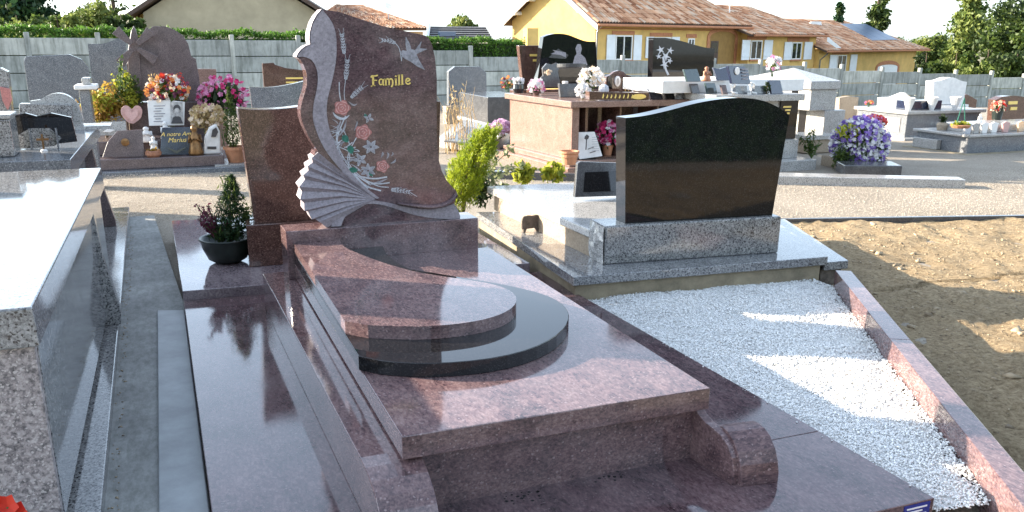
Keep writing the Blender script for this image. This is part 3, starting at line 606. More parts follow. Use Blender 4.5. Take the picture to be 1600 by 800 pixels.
unseen_hsA = [(-1.98, .901)]+unseen_hsA[1:-1]+[(-1.12, .901)]; MB().face_prism(unseen_hsA, 5.30, 5.42).build('headstone', 'grey', A, 0.005)
# darker grey vault behind it
A2 = thing('grey_vault', 'blue grey granite vault behind the polished left tomb, open black book on top', 'tomb', (-1.5, 7.6, 0))
b = MB(); b.prism([(-2.9, 6.545), (-0.624, 6.523), (-0.583, 9.031), (-2.9, 9.05)], 0.79, 0.9); b.build('top_slab', 'grey_blue', A2, 0.005)
MB().prism([(-2.9, 6.62), (-0.70, 6.60), (-0.66, 8.95), (-2.9, 8.95)], 0.101, 0.789).build('vault_body', 'grey_polish', A2)
b = MB(); b.face_prism([(-0.9, .101), (-0.50, .101), (-0.50, .16), (-0.585, .55), (-0.61, .789), (-0.9, .789)], 8.19, 8.27); b.build('flared_support', 'rosy', A2, 0.004)

# ================================================================== REAR BROWN TOMB
B = thing('brown_tomb', 'brown granite headstone seen from behind on a lilac polished slab', 'tomb', (1.1, 6.3, 0))
MB().prism([(-0.013, 5.56), (2.282, 5.463), (2.25, 7.75), (-0.044, 7.867)], 0.0, 0.18).build('paving_slab', 'lilac', B, 0.003)
MB().prism([(0.431, 6.013), (1.86, 6.0), (1.86, 6.36), (0.45, 6.38)], 0.1805, 0.474).build('headstone_base', 'brown', B, 0.006)
hs = face_px([(398, 350), (371, 169)], 6.05)+face_px(smoothpts([(371, 169), (400, 171.5), (440, 170), (480, 165)], 1)[1:], 6.05)
hs += [(1.2, 1.33), (1.6, 1.29), (1.827, 1.26), (1.79, 0.4745)]
hs[0] = (hs[0][0], 0.4745)
MB().face_prism(hs, 6.05, 6.19).build('headstone', 'brown', B, 0.005)

# ================================================================== BLACK TOMB
K = thing('black_tomb', 'grey granite tomb with tall black polished wavy headstone seen from behind', 'tomb', (3.2, 5.6, 0))
zt = 0.25
LF, RF = P(896, 433, zt), P(1294, 401, zt); LBk = P(744, 331, zt); RBk = P(1190, 330, zt)
MB().prism(XY(LF+[0.03, .035, 0], RF+[-.03, .035, 0], RBk, LBk+[.03, 0, 0]), 0.0, 0.19).build('footing', 'tan_concrete', K)
MB().prism(XY(LF, RF, RF+(RBk-RF)*1.0, LBk), 0.1905, zt).build('lower_slab', 'grey_polish', K, 0.004)
q = P(1326, 407, .20); MB().prism(XY(RF+[.004, .03, 0], q, q+(RBk-RF)*.9, RF+(RBk-RF)*.9+[.004, 0, 0]), 0.14, .20).build('side_slab', 'grey_polish', K, 0.004)
MB().prism(XY(RF+[.002, .06, 0], q+[-.03, .03, 0], q+(RBk-RF)*.85, RF+(RBk-RF)*.85), 0.0, .139).build('side_footing', 'rock', K)
MB().prism([(2.604, 5.19), (3.88, 5.07), (3.95, 7.0), (2.555, 7.12)], 0.39, 0.452).build('upper_slab', 'grey_light', K, 0.012, seg=3)
MB().prism([(2.635, 5.20), (3.86, 5.09), (3.92, 6.95), (2.60, 7.05)], 0.2505, 0.3895).build('upper_plinth', 'beige', K)
# headstone base with hewn left end
BL, BR = P(944, 414, zt), P(1216, 395, zt)
b = MB(); n = 12; e = (BR-BL)[:2]; e /= np.linalg.norm(e); nn = np.array([-e[1], e[0]])
MB().prism(XY(BL, BR, BR+[nn[0]*.26, nn[1]*.26, 0], BL+[nn[0]*.26, nn[1]*.26, 0]), 0.2508, 0.512).build('headstone_base', 'grey', K, 0.012, seg=3)
vs = []; fs = []
for i in range(9):
    for j in range(9):
        t = i/8; zz = 0.252+0.256*j/8; edge = math.sin(math.pi*min(1, max(0, t)))*0.7+0.3; r = 0.004+0.035*edge*math.sin(math.pi*(0.12+0.76*j/8))*(0.6+0.7*random.random())
        q = BL[:2]+nn*.26*t-e*r; vs.append((q[0], q[1], zz))
fs = [(i*9+j, (i+1)*9+j, (i+1)*9+j+1, i*9+j+1) for i in range(8) for j in range(8)]
MB().add(vs, fs).build('hewn_face', 'grey_light', K)
yb = float(BL[1])+0.05
st = face_px([(975, 352), (976, 184)], yb)+face_px(smoothpts([(976, 184), (1003, 181), (1040, 172), (1080, 160), (1115, 153.5), (1145, 151), (1175, 154), (1200, 165), (1216, 178)], 2)[1:], yb)+face_px([(1190, 339)], yb-0.0)
b = MB(); b.face_prism(st, 0, 0.13)
b.v = [(x, yb-(x-2.62)*0.09+y, max(z, 0.5125)) for x, y, z in b.v]
b.build('headstone', 'black', K, 0.003)
# things on the black tomb
q0 = P(812, 361, zt); q1 = P(845, 363, zt)
t = thing('stone_plaque', 'small dark rough stone plaque on two feet on the sunlit lower slab', 'plaque', q0)
cx, cy = (q0[0]+q1[0])/2, (q0[1]+q1[1])/2; hw = (q1[0]-q0[0])/2+.004
pl = [(-hw, .025), (hw*.95, .03), (hw*.98, .09), (hw, .125), (hw*.6, .13), (hw*.2, .126), (-hw*.3, .131), (-hw*.85, .124), (-hw*1.03, .09)]
MB().face_prism([(cx+x, zt+z) for x, z in pl], cy-.012, cy+.012).build('plaque_body', 'rock', t, 0.004)
for s in (-1, 1):
    MB().face_prism([(cx+s*hw*.75-.012, zt+.0005), (cx+s*hw*.75+.006, zt+.0005), (cx+s*hw*.7+.014, zt+.03), (cx+s*hw*.7-.014, zt+.03)], cy-.02, cy+.014).build('foot', 'rock', t)
q = P(930, 311, .452)
t = thing('open_book_plaque', 'grey book shaped plaque standing behind the black headstone', 'plaque', q)
fr = face_px([(897, 308), (907, 257), (912, 254), (972, 256), (985, 305)], q[1])
b = MB(); b.face_prism(fr, q[1]-.02, q[1]+.02); b.v = [(x, y+(z-.45)*.25, max(z, .4525)) for x, y, z in b.v]; b.build('plaque_body', 'grey_dark', t, 0.006)
fr = face_px([(911, 300), (917, 270), (970, 268), (972, 298)], q[1])
b = MB(); b.face_prism(fr, q[1]-.024, q[1]-.0195); b.v = [(x, y+(z-.45)*.25, z) for x, y, z in b.v]; b.build('recessed_panel', 'black', t)
#PART2
# ================================================================== HELPERS FOR THE ROWS BEHIND
def corner_box(ue, vb, vt, ub, ur, z=None):
    """box from the image of its front left edge (ue, vb..vt), back end ub of its left side and right end ur of its front"""
    p = G(ue, vb) if z is None else P(ue, vb, z); zt = PY(ue, vt, p[1])[2]; xr = PY(ur, (vb+vt)/2, p[1])[0]
    yb = PX(ub, (vb+vt)/2, p[0])[1]; return p[0], xr, p[1], max(yb, p[1]+.05), p[2], zt
def bxm(t, ext=(0, 0, 0, 0, 0, 0)):
    return MB().box(*[a+b for a, b in zip(t, ext)])
def front_box(uL, uR, vb, vt, z, depth):
    p = P(uL, vb, z); y = p[1]; return p[0], PY(uR, vb, y)[0], y, y+depth, z, PY((uL+uR)/2, vt, y)[2]
def put(name, label, cat, u, v, z, group=None): return thing(name, label, cat, P(u, v, z), group)
def slab_px(pts, y, depth, zmin=None, lean=0.0):
    q = face_px(pts, y); z0 = min(a[1] for a in q) if zmin is None else zmin
    b = MB(); b.face_prism([(x, max(z, z0)) for x, z in q], y, y+depth)
    if lean: b.v = [(x, yy+(z-z0)*lean, z) for x, yy, z in b.v]
    return b
def text(name, s, size, loc, mat, parent, shear=0.0, ext=0.002):
    cu = bpy.data.curves.new(name, 'FONT'); cu.body = s; cu.size = size; cu.align_x = 'CENTER'; cu.extrude = ext; cu.shear = shear
    tmp = bpy.data.objects.new(name, cu); me = bpy.data.meshes.new_from_object(tmp); bpy.data.objects.remove(tmp); me.materials.clear(); me.materials.append(M[mat])
    o = bpy.data.objects.new(name, me); C.objects.link(o); o.parent = parent
    off = wloc(parent); o.location = (loc[0]-off.x, loc[1]-off.y, loc[2]-off.z); o.rotation_euler = (R_(90), 0, 0); return o
def plaque(name, label, pts, z, mat, depth=.03, lean=.12, group=None, vb=None, bevel=.004, foot=None):
    """upright memorial plaque: outline in photo pixels, standing on height z"""
    vbot = max(p[1] for p in pts); uc = sum(p[0] for p in pts)/len(pts); p = P(uc, vb or vbot, z)
    t = thing(name, label, 'plaque', p, group); b = slab_px(pts, p[1], depth, z+.001, lean); b.build('plaque_body', mat, t, bevel)
    if foot: bxm((p[0]-foot, p[0]+foot, p[1]-.02, p[1]+depth+.05, z+.0005, z+.012)).build('foot', 'black', t)
    return t, p
def bouquet(name, label, cat, u, v, rpx, D_pt, cols, n=60, pot=None, fol='leaf', flat=0.8, fr=0.02, base_z=None, nl=220, group=None):
    """mass of blossoms over leaves centred on photo pixel (u, v) at the depth of point D_pt"""
    y = D_pt[1]; c = PY(u, v, y); s = math.hypot(*(D_pt-CAM)[:2])/F*1.02; r = rpx*s
    t = thing(name, label, cat, (c[0], c[1], D_pt[2]), group)
    leaves('foliage', ell(c-[0, 0, r*.15], (r*.9, r*.8, r*flat*.85), nl, .2), r*.34, fol, t, .45, .3)
    k = max(1, int(n*1.7)//len(cols))
    for m in cols:
        cc = ell(c, (r, r*.9, r*flat), k, .75); cc = cc[cc[:, 2] > c[2]-r*flat*.55]
        o = blossoms('blossom', cc, min(fr*r/.12, .036), m, t); o['kind'] = 'stuff'
    b = MB()
    for a in range(5): b.tube([(c[0]+rng.uniform(-.2, .2)*r, c[1], D_pt[2]), (c[0]+rng.uniform(-.5, .5)*r, c[1], c[2])], .004, 5)
    o = b.build('stem', 'stem', t); o['kind'] = 'stuff'
    if pot:
        pr, ph, pm = pot
        MB().lathe((c[0], c[1], D_pt[2]), [(pr*.7, 0.001), (pr*.95, ph*.8), (pr, ph*.8), (pr*1.03, ph), (pr*.9, ph), (pr*.85, ph*.85)], 18).build('pot', pm, t, smooth=False)
    return t

# ================================================================== POT PLANTS BY THE MAIN TOMB
p = P(357, 409, .18); s = float(np.linalg.norm(p-CAM))/F
t = thing('bowl_planter', 'dark green bowl with a small dark conifer and wine red heather beside brown headstone', 'planter', p)
MB().lathe(p, [(.08, .001), (.13, .03), (.165, .11), (.175, .165), (.185, .17), (.18, .18), (.165, .175), (.15, .13)], 28).build('bowl', 'darkpot', t, smooth=True)
cn = []
for k in range(2300):
    h = rng.random()**1.2; a = rng.uniform(0, 6.283); rr = (0.115*(1-h)**.7+.012)*rng.uniform(.35, 1.0)*(1+.35*math.sin(a*3+h*14)*math.sin(h*21)); cn.append((p[0]+.03+h*.035+rr*math.cos(a)*1.1, p[1]+.02+rr*math.sin(a), p[2]+.17+h*.43))
cn = np.array(cn); leaves('foliage', cn, .042, 'conifer', t, .2, .9)
cn = [p+[.03+.03*h+rng.normal()*.07*(1-h*.7), .02+rng.normal()*.06, .2+h*.4] for h in rng.random(260)]; leaves('shoot', cn, .05, 'leaf', t, .16, 1.2)
MB().tube([p+[.03, .02, .12], p+[.05, .02, .5]], [.012, .004]).build('trunk', 'bark', t)
for k in range(11):
    a = rng.uniform(2.3, 4.4) if k < 8 else rng.uniform(0, 6.28); L = rng.uniform(.12, .24); st = p+[-.05, -.01, .16]; tip = st+[L*.62*math.cos(a)*.8-.02, L*.3*math.sin(a), L*.75+(.1 if k % 3 == 0 else 0)]
    q = np.linspace(0, 1, 26)[:, None]; pts_ = st+(tip-st)*q; hm = leaves('heather_spray', np.repeat(pts_[8:], 3, 0)+rng.normal(size=(54, 3))*.007, .026, 'p_wine', t, .5, .6)
    MB().tube([st, tip], .003, 5).build('stem', 'stem', t)
leaves('underleaf', ell(p+[.02, 0, .2], (.15, .12, .07), 320, .2), .04, 'leaf_dark', t, .5, .3)
leaves('side_shoot', ell(p+[.15, .03, .30], (.05, .05, .11), 260, .2), .03, 'leaf', t, .5, .5)
# golden conifer leaning to the right, and a variegated shrub next to it
p = P(733, 341, .18)
t = thing('golden_conifer', 'bright yellow green dwarf conifer leaning right behind carved headstone', 'shrub', p)
b = MB()
for k in range(190):                        # upright feathery sprays, each a bundle of fine scale leaves
    h = rng.random()**.9; a = rng.uniform(0, 6.283); rad = (.20*math.sin(math.pi*min(1, .25+h*.75))**.7+.01)*math.sqrt(rng.uniform(.15, 1.0))
    st = p+[-.07+.30*h**1.25+rad*.55*math.cos(a), .18+rad*.5*math.sin(a), .03+h*.62]
    L = rng.uniform(.12, .27)*(1.15-.45*h); tip = st+[L*(.28+.55*math.cos(a)*rng.uniform(.4, 1.1)), L*.5*math.sin(a), L*rng.uniform(.65, 1.0)]
    q = st+(tip-st)*rng.random((84, 1)); wv = .030*(1-np.linalg.norm(q-st, axis=1)/L*.75)[:, None]
    if k == 0: QS, DS = [], []
    QS.append(q+rng.normal(size=q.shape)*wv); DS.append(np.repeat([(tip-st)/L], 84, 0))
    if k % 4 == 0: b.tube([p+[-.04+.2*h, .18, h*.4], st, tip-(tip-st)*.3], [.006, .004, .002], 4)
leaves('foliage', np.concatenate(QS), .042, 'goldconifer', t, .16, 0, np.concatenate(DS), 1.5)
o = b.build('twig', 'bark', t); o['kind'] = 'stuff'
MB().tube([p+[0, .18, .0], p+[.05, .18, .4], p+[.2, .18, .75]], [.02, .014, .004]).build('trunk', 'bark', t)
p = P(762, 330, .18); t = thing('variegated_shrub', 'loose shrub with cream edged leaves on arching stems right of golden conifer', 'shrub', p)
leaves('underleaf', ell(p+[-.03, .12, .16], (.12, .12, .15), 420, .2), .05, 'leaf_dark', t, .5, .3)
for (u, v) in ((800, 232), (776, 238), (795, 262), (818, 258), (770, 300), (745, 285), (788, 290)):
    e = PY(u, v, p[1]+.1); st = p+[-.05, .12, .12]; md = (st+e)/2+[-.03, 0, .06]; ln = smoothpts([tuple(st), tuple(md), tuple(e)], 2)
    MB().tube(ln, .0035, 5).build('stem', 'stem', t)
    pts_ = np.array(ln); q = np.concatenate([pts_[3:]+rng.normal(size=pts_[3:].shape)*.02 for _ in range(4)]); leaves('leaf_spray', q, .065, 'varieg', t, .5, .2)
# small light green plants at the far end of the black tomb
for i, (u, v, lb) in enumerate(((824, 287, 'pale green leafy plant left of its twin at the end of the grey slab'), (868, 286, 'pale green leafy plant beside the book shaped plaque at slab end'))):
    p = P(u, v, .16); t = thing('leafy_plant', lb, 'plant', p, 'pale green plants at the slab end')
    leaves('foliage', ell(p+[0, .1, .1], (.15, .08, .13), 150, .3), .10, 'yellowgreen', t, .55, .7)
    MB().tube([p+[0, .1, -.15], p+[0.02, .1, .12]], .008).build('stem', 'stem', t)

# ================================================================== LEFT ROWS
zv = .9
t, p = plaque('open_book_plaque', 'black open book plaque turned away, on blue grey vault at far left', [(21, 180), (40, 176), (58, 181), (80, 176), (112, 183), (121, 221), (30, 232)], zv, 'black', .04, -.12)
for u in (45, 87): bxm((PY(u, 210, p[1]-.05)[0], PY(u, 210, p[1]-.05)[0]+.012, p[1]-.06, p[1]-.005, zv+.001, zv+.15)).build('strut', 'grey_blue', t)
t, p = plaque('gabled_plaque', 'low speckled grey plaque with pointed gable in front of black open book', [(26, 233), (25, 213), (65, 190), (96, 216), (86, 228), (60, 231)], zv, 'grey', .05, .1)
t = put('small_crucifix', 'tiny dark crucifix on round foot in front of gabled plaque', 'crucifix', 69, 236, zv); p = P(69, 236, zv)
MB().lathe(p, [(.025, .001), (.02, .01), (.006, .016)], 12).build('foot', 'white', t); b = MB(); b.box(p[0]-.006, p[0]+.006, p[1]-.006, p[1]+.006, zv+.012, zv+.12); b.build('upright', 'bronze', t); MB().box(p[0]-.04, p[0]+.04, p[1]-.0065, p[1]+.0065, zv+.075, zv+.09).build('crossbar', 'bronze', t)
t, p = plaque('granite_block', 'rectangular grey granite block behind the black open book', [(30, 192), (30, 162), (112, 164), (114, 190)], zv, 'grey', .12, 0, vb=205)
pts = [(46, 190), (47, 158), (62, 156)]+smoothpts([(62, 156), (78, 147), (95, 145), (112, 152), (124, 168), (129, 185)], 2)+[(130, 203)]
t, p = plaque('round_headstone', 'low grey headstone with rounded asymmetric top at left rear', pts, zv, 'grey_light', .10, 0)
MB().box(p[0]-.32, p[0]+.40, p[1]-.05, p[1]+.25, zv+.0005, zv+.03).build('base', 'grey_light', t)
x = corner_box(6, 250, 181, -40, 28, .9); t = thing('stone_block', 'speckled squared granite block at the left edge on blue grey vault', 'block', (x[0], x[2], x[4]))
MB().box(-3.0, P(26, 243, .9)[0], P(26, 245, .9)[1], P(26, 245, .9)[1]+.3, .901, PY(20, 186, P(26, 245, .9)[1])[2]).build('block', 'grey', t, .01); MB().box(-3.02, P(26, 243, .9)[0]+.01, P(26, 245, .9)[1]-.01, P(26, 245, .9)[1]+.31, PY(20, 186, P(26, 245, .9)[1])[2]+.001, PY(20, 181, P(26, 245, .9)[1])[2]+.01).build('cap', 'grey_light', t, .008)
# steles further left, each at its own place
def stele(name, label, pts, y, depth, mat, base=None, extra=None):
    q = face_px(pts, y); xc = sum(a[0] for a in q)/len(q); g = gz(xc, y); t = thing(name, label, 'headstone', (xc, y, g))
    MB().face_prism(q, y, y+depth).build('slab', mat, t, .008)
    zb = min(a[1] for a in q); x0 = min(a[0] for a in q); x1 = max(a[0] for a in q)
    if zb-g > .05: MB().box(x0-.08, x1+.08, y-.06, y+depth+.08, g-.05, zb-.0005).build('base', base or mat, t, .01)
    return t, q
stele('headstone', 'wide grey headstone with clipped corners at left below the hedge', [(46, 160), (37, 95), (40, 88), (108, 85), (128, 93), (138, 105), (142, 150), (142, 162)], 15.0, .14, 'grey_blue')
stele('headstone', 'blue grey headstone with dipped top beside the windmill headstone', [(146, 145), (137, 68)]+smoothpts([(137, 68), (160, 69), (180, 62), (196, 56)], 2)+[(200, 145)], 14.4, .14, 'grey_blue')
t, q = stele('windmill_headstone', 'rosy granite headstone carved as rugged rock with windmill on its left', [(203, 158), (198, 100), (203, 80), (212, 70), (224, 58), (230, 47), (240, 41), (258, 41), (272, 46), (285, 55), (294, 68), (299, 88), (306, 92), (311, 120), (315, 158)], 13.6, .16, 'rosy')
c = PY(211, 73, 13.55); sp = 13.6/F
for k, a in enumerate((2.36, 0.75, -0.65, -2.35)):
    d = np.array([math.cos(a), 0, math.sin(a)]); e = np.array([-d[2], 0, d[0]]); L = .31; wd = .07
    qd = [c+d*.05+e*wd*.4, c+d*L+e*wd, c+d*L-e*wd, c+d*.05-e*wd*.4]
    MB().face_prism([(z[0], z[2]) for z in qd], c[1]-.06-.004*k, c[1]-.035-.004*k).build('windmill_blade', 'rosy', t, .004)
MB().face_prism(face_px([(200, 158), (200, 78), (205, 48), (209, 40), (213, 48), (218, 70), (222, 158)], 13.58), 13.555, 13.6).build('windmill_tower', 'rosy', t, .01)
stele('headstone', 'low reddish granite headstone right of the windmill headstone', [(285, 170), (290, 107), (338, 108), (340, 170)], 15.5, .12, 'pink')
t, q = stele('headstone', 'brown headstone with stepped top and gilt words behind carved stele', [(414, 150), (410, 99), (428, 98), (430, 101), (446, 106), (476, 110), (480, 150)], 18, .14, 'brown')
for k in range(2): MB().box(q[0][0]+.42, q[0][0]+.75-.1*k, 17.99, 18.003, q[1][1]-.3-.08*k, q[1][1]-.27-.08*k).build('gilt_line', 'gold', t)
stele('headstone', 'blue grey headstone with concave top just behind brown headstone', [(395, 175), (390, 136)]+smoothpts([(390, 136), (420, 137), (450, 133), (478, 126)], 2)+[(482, 175)], 12.0, .12, 'grey_blue')
stele('headstone', 'grey headstone at the left edge with red figure beside it', [(-25, 200), (-25, 110), (0, 106), (12, 112), (16, 150), (20, 190)], 9.8, .14, 'grey')
p = PY(9, 152, 9.75); t = thing('red_plaque', 'small red and black shield on left edge headstone', 'plaque', p); MB().face_prism([(p[0]-.035, p[2]+.1), (p[0]+.045, p[2]+.08), (p[0]+.05, p[2]-.02), (p[0], p[2]-.12), (p[0]-.03, p[2]-.03)], p[1]-.02, p[1]+.03).build('shield', 'rose', t, .004)
# tomb with many plaques and flowers
p0 = P(157, 268, 0); p1 = P(352, 267, 0); yf = 12.3
t = thing('rose_granite_tomb', 'low rose granite tomb crowded with plaques and flowers, in the gravel at left', 'tomb', (0, 13, 0))
xl, xr = PY(157, 266, yf)[0], PY(352, 266, yf)[0]; zt_ = float(PY(250, 246, yf)[2]); zb_ = float(PY(250, 263, yf)[2])
MB().box(xl-1.0, xr+.30, yf-.18, yf+2.2, -.1, zb_-.0).build('footing', 'grey_blue', t, .01)
MB().box(xl-.6, xr, yf, yf+1.3, zb_+.0005, zt_).build('slab', 'rosy', t, .012)
MB().box(xl-.3, xr-.05, yf+.45, yf+1.2, zt_+.0005, zt_+.18).build('upper_slab', 'rosy', t, .01)
zu = zt_+.18; ZT = zt_
def at_y(u, v, y): return PY(u, v, y)
def standing(name, label, pts, y, mat, z0, depth=.04, lean=.12, bevel=.005, cat='plaque'):
    q = face_px(pts, y); xc = sum(a[0] for a in q)/len(q); t = thing(name, label, cat, (xc, y, z0))
    b = MB(); b.face_prism([(x, max(z, z0+.001)) for x, z in q], y, y+depth); b.v = [(x, yy+(z-z0)*lean, z) for x, yy, z in b.v]; b.build('body', mat, t, bevel); return t, q
t, q = standing('trapezium_plaque', 'rosy trapezium plaque with round wreath at the left front of flowery tomb', [(160, 246), (168, 222), (183, 205), (222, 203), (226, 246)], yf+.12, 'rosy', ZT)
MB().lathe((0, 0, 0), [(.05, 0), (.05, .012), (.02, .02)], 14).build('wreath', 'bronze', t); o = t.children[-1]; o.location = (.03, -.005, .2); o.rotation_euler = (R_(90), 0, 0); o.data.transform(Matrix.Translation(wloc(t)))
t, q = standing('navy_plaque', 'navy plaque with gilt dedication and pale chevron on flowery tomb', [(250, 242), (253, 200), (298, 199), (297, 242)], yf+.1, 'navy', ZT)
xc = (q[0][0]+q[2][0])/2; text('lettering', 'A notre Ami', .075, (xc+.02, yf+.105, ZT+.26), 'gold', t, .35); text('lettering', 'Marius', .085, (xc+.02, yf+.10, ZT+.18), 'gold', t, .35)
MB().face_prism([(xc-.12, ZT+.12), (xc, ZT+.07), (xc+.14, ZT+.12), (xc, ZT+.03)], yf+.085, yf+.13).build('chevron', 'teal', t)
t, q = standing('pale_plaque', 'pale blue grey plaque with white bird behind the trapezium plaque', [(155, 212), (157, 191), (196, 190), (198, 212)], yf+.55, 'grey_light', zu-.1)
b = MB(); xx, zz_ = q[0][0]+.12, q[0][1]+.05; b.face_prism([(xx-.07, zz_), (xx-.02, zz_+.03), (xx, zz_+.07), (xx+.02, zz_+.03), (xx+.08, zz_+.02), (xx+.02, zz_-.01)], yf+.54, yf+.56); b.build('bird', 'white', t)
hp = smoothpts([(205, 196), (190, 182), (188, 171), (194, 165), (201, 166), (206, 172), (211, 165), (219, 166), (223, 174), (220, 186)], 1, True)
t, q = standing('heart_plaque', 'pink heart shaped plaque with small central motif', hp, yf+.6, 'heart', zu, .05, .05)
MB().face_prism([((x-q[0][0])*.72+q[0][0], (z-.4)*1+0) for x, z in [(a[0], a[1]) for a in face_px([(206, 190), (194, 178), (195, 171), (202, 170), (206, 175), (211, 170), (217, 171), (217, 180)], yf+.59)]], yf+.57, yf+.63).build('inset', 'rose_light', t) if False else None
MB().box(q[0][0]-.02, q[0][0]+.07, yf+.58, yf+.66, zu, zu+.03).build('foot', 'black', t)
pi_ = face_px([(206, 190), (195, 179), (196, 172), (202, 171), (206, 176), (211, 171), (216, 172), (215, 181)], yf+.6)
MB().face_prism(pi_, yf+.59, yf+.62).build('inset', 'rose_light', t)
t, q = standing('open_book_plaque', 'open white book plaque with printed verse and grey portrait of a young person', [(233, 197), (230, 158), (265, 157), (289, 160), (288, 196)], yf+.5, 'white', zu, .05, .15)
qq = face_px([(267, 193), (266, 160), (286, 160), (286, 193)], yf+.5); b = MB(); b.face_prism(qq, yf+.485, yf+.505); b.v = [(x, y+(z-zu)*.15, z) for x, y, z in b.v]; b.build('portrait_background', 'skin_photo', t)
for nm, pts_, mt, dd in (('portrait_shoulders', [(268, 193), (270, 184), (276, 181), (282, 183), (286, 193)], 'photo_dark', .480), ('portrait_head', smoothpts([(272, 172), (276, 167), (281, 172), (280, 180), (276, 183), (273, 179)], 1, True), 'skin_photo', .476), ('portrait_hair', smoothpts([(271, 174), (271, 167), (276, 163), (282, 166), (282, 174), (279, 169), (274, 169)], 1, True), 'photo_dark', .472)):
    b = MB(); b.face_prism(face_px(pts_, yf+.5), yf+dd, yf+.49); b.v = [(x, y+(z-zu)*.15, z) for x, y, z in b.v]; b.build(nm, mt, t)
for k in range(7):
    a = face_px([(240+2*(k % 2), 166+4*k), (258-3*(k % 3), 166+4*k)], yf+.5); b = MB(); b.box(a[0][0], a[1][0], yf+.49, yf+.502, a[0][1]-.006, a[0][1]+.004); b.v = [(x, y+(z-zu)*.15, z) for x, y, z in b.v]; b.build('verse_line', 'engrave_dim', t)
def figure(name, label, cat, u, vb, vt, y, z0, mat, wide=.32):
    zt2 = float(PY(u, vt, y)[2]); x = float(PY(u, vb, y)[0]); h = zt2-z0; t = thing(name, label, cat, (x, y, z0)); r = h*wide
    MB().lathe((x, y, z0), [(r*.9, .001), (r, h*.08), (r*.75, h*.3), (r*.62, h*.5), (r*.68, h*.62), (r*.35, h*.74), (r*.3, h*.77), (r*.42, h*.84), (r*.4, h*.93), (r*.15, h)], 14).build('figure', mat, t, smooth=True)
    for s in (-1, 1): MB().tube([(x+s*r*.6, y-r*.1, z0+h*.66), (x+s*r*.75, y-r*.5, z0+h*.45), (x+s*r*.1, y-r*.85, z0+h*.55)], [r*.24, r*.2, r*.12], 7).build('arm', mat, t, smooth=True)
    return t
figure('praying_figure', 'brown bronze figure with folded hands beside the navy plaque', 'statuette', 307, 243, 195, yf+.12, ZT, 'bronze', .26)
figure('angel_figure', 'small white angel statuette between trapezium and navy plaques, lower one', 'statuette', 241, 232, 213, yf+.2, ZT+.06, 'white', .3)
figure('angel_figure', 'small white angel statuette beside the top of the trapezium plaque', 'statuette', 229, 212, 198, yf+.4, ZT+.16, 'white', .45)
figure('angel_figure', 'small white angel statuette in front of the open book portrait', 'statuette', 259, 206, 189, yf+.42, zu, 'white', .3)
p = PY(240, 243, yf+.08); t = thing('pot_of_cones', 'small orange brown basket on front of flowery tomb', 'basket', (p[0], p[1], ZT))
MB().lathe((p[0], p[1], ZT), [(.07, .001), (.1, .03), (.1, .07), (.08, .085), (.05, .08)], 14).build('basket', 'copper', t); leaves('contents', ell((p[0], p[1], ZT+.09), (.09, .07, .03), 60, .1), .04, 'autumn', t)
t, q = standing('white_stone', 'rugged white stone with carved face and dark inscription at right of flowery tomb', [(318, 244), (320, 215), (327, 200), (338, 194), (344, 206), (345, 243)], yf+.12, 'white', ZT, .12, .05, .02)
MB().face_prism(face_px([(330, 214), (332, 203), (338, 199), (341, 206), (337, 214)], yf+.11), yf+.10, yf+.16).build('carved_face', 'photo_dark', t); MB().face_prism(face_px([(324, 233), (324, 229), (338, 229), (338, 233)], yf+.115), yf+.11, yf+.16).build('inscription', 'photo_dark', t)
D = np.array([0, yf+.75, zu])
t = bouquet('flower_arrangement', 'tall arrangement of cream, red and white flowers above the open book plaque', 'flowers', 262, 142, 30, D, ['p_cream', 'p_white', 'p_red', 'p_orange', 'p_wine'], 130, None, 'leaf', .75, .026)
for (u, v, m) in ((236, 122, 'straw'), (244, 118, 'straw'), (284, 118, 'p_red'), (254, 116, 'p_orange'), (274, 122, 'p_orange')):
    e = PY(u, v, D[1]); s0 = PY(258, 155, D[1]); q = s0+(e-s0)*np.linspace(.3, 1, 24)[:, None]; leaves('flower_spike', np.repeat(q, 3, 0)+rng.normal(size=(72, 3))*.02, .05, m, t, .4, .4)
bouquet('pink_flower_bush', 'pink flowering bush beside the small potted cypress', 'flowers', 348, 150, 36, np.array([0, yf+.9, ZT]), ['p_pink', 'p_pink', 'p_mag'], 110, None, 'leaf_dark', .85, .03, nl=420)
bouquet('dried_bouquet', 'straw coloured dried bouquet in a pale vase below pink flowers', 'flowers', 325, 184, 26, np.array([0, yf+.5, ZT]), ['p_cream', 'straw'], 120, (.08, .16, 'white'), 'straw', .7, .026)
def bush(name, label, u, v, rx, rz, y, mats, n, ls, zg=None, group=None, trunk='bark'):
    c = PY(u, v, y); s = y/F*1.05; zg = gz(c[0], y) if zg is None else zg; t = thing(name, label, 'shrub', (c[0], y, zg), group)
    for m in mats:
        cl = ell(c, (rx*s*.75, rx*s*.65, rz*s*.75), 14, .3); pts_ = np.concatenate([ell(q, (rx*s*.34, rx*s*.34, rz*s*.34), n//14//len(mats), .2) for q in cl]); leaves('foliage', pts_, ls, m, t, .55, .2)
    MB().tube([(c[0], y, zg), (c[0]+.02, y, c[2])], [.03, .01]).build('trunk', trunk, t); return t
bush('yellow_orange_shrub', 'yellow and orange leaved shrub at left of windmill headstone', 160, 168, 36, 36, yf+1.0, ['autumn', 'yellowgreen', 'autumn'], 2000, .055, 0)
bush('round_green_shrub', 'dense yellow green shrub in front of windmill headstone', 197, 150, 26, 40, yf+1.1, ['yellowgreen', 'leaf'], 2200, .05, 0)
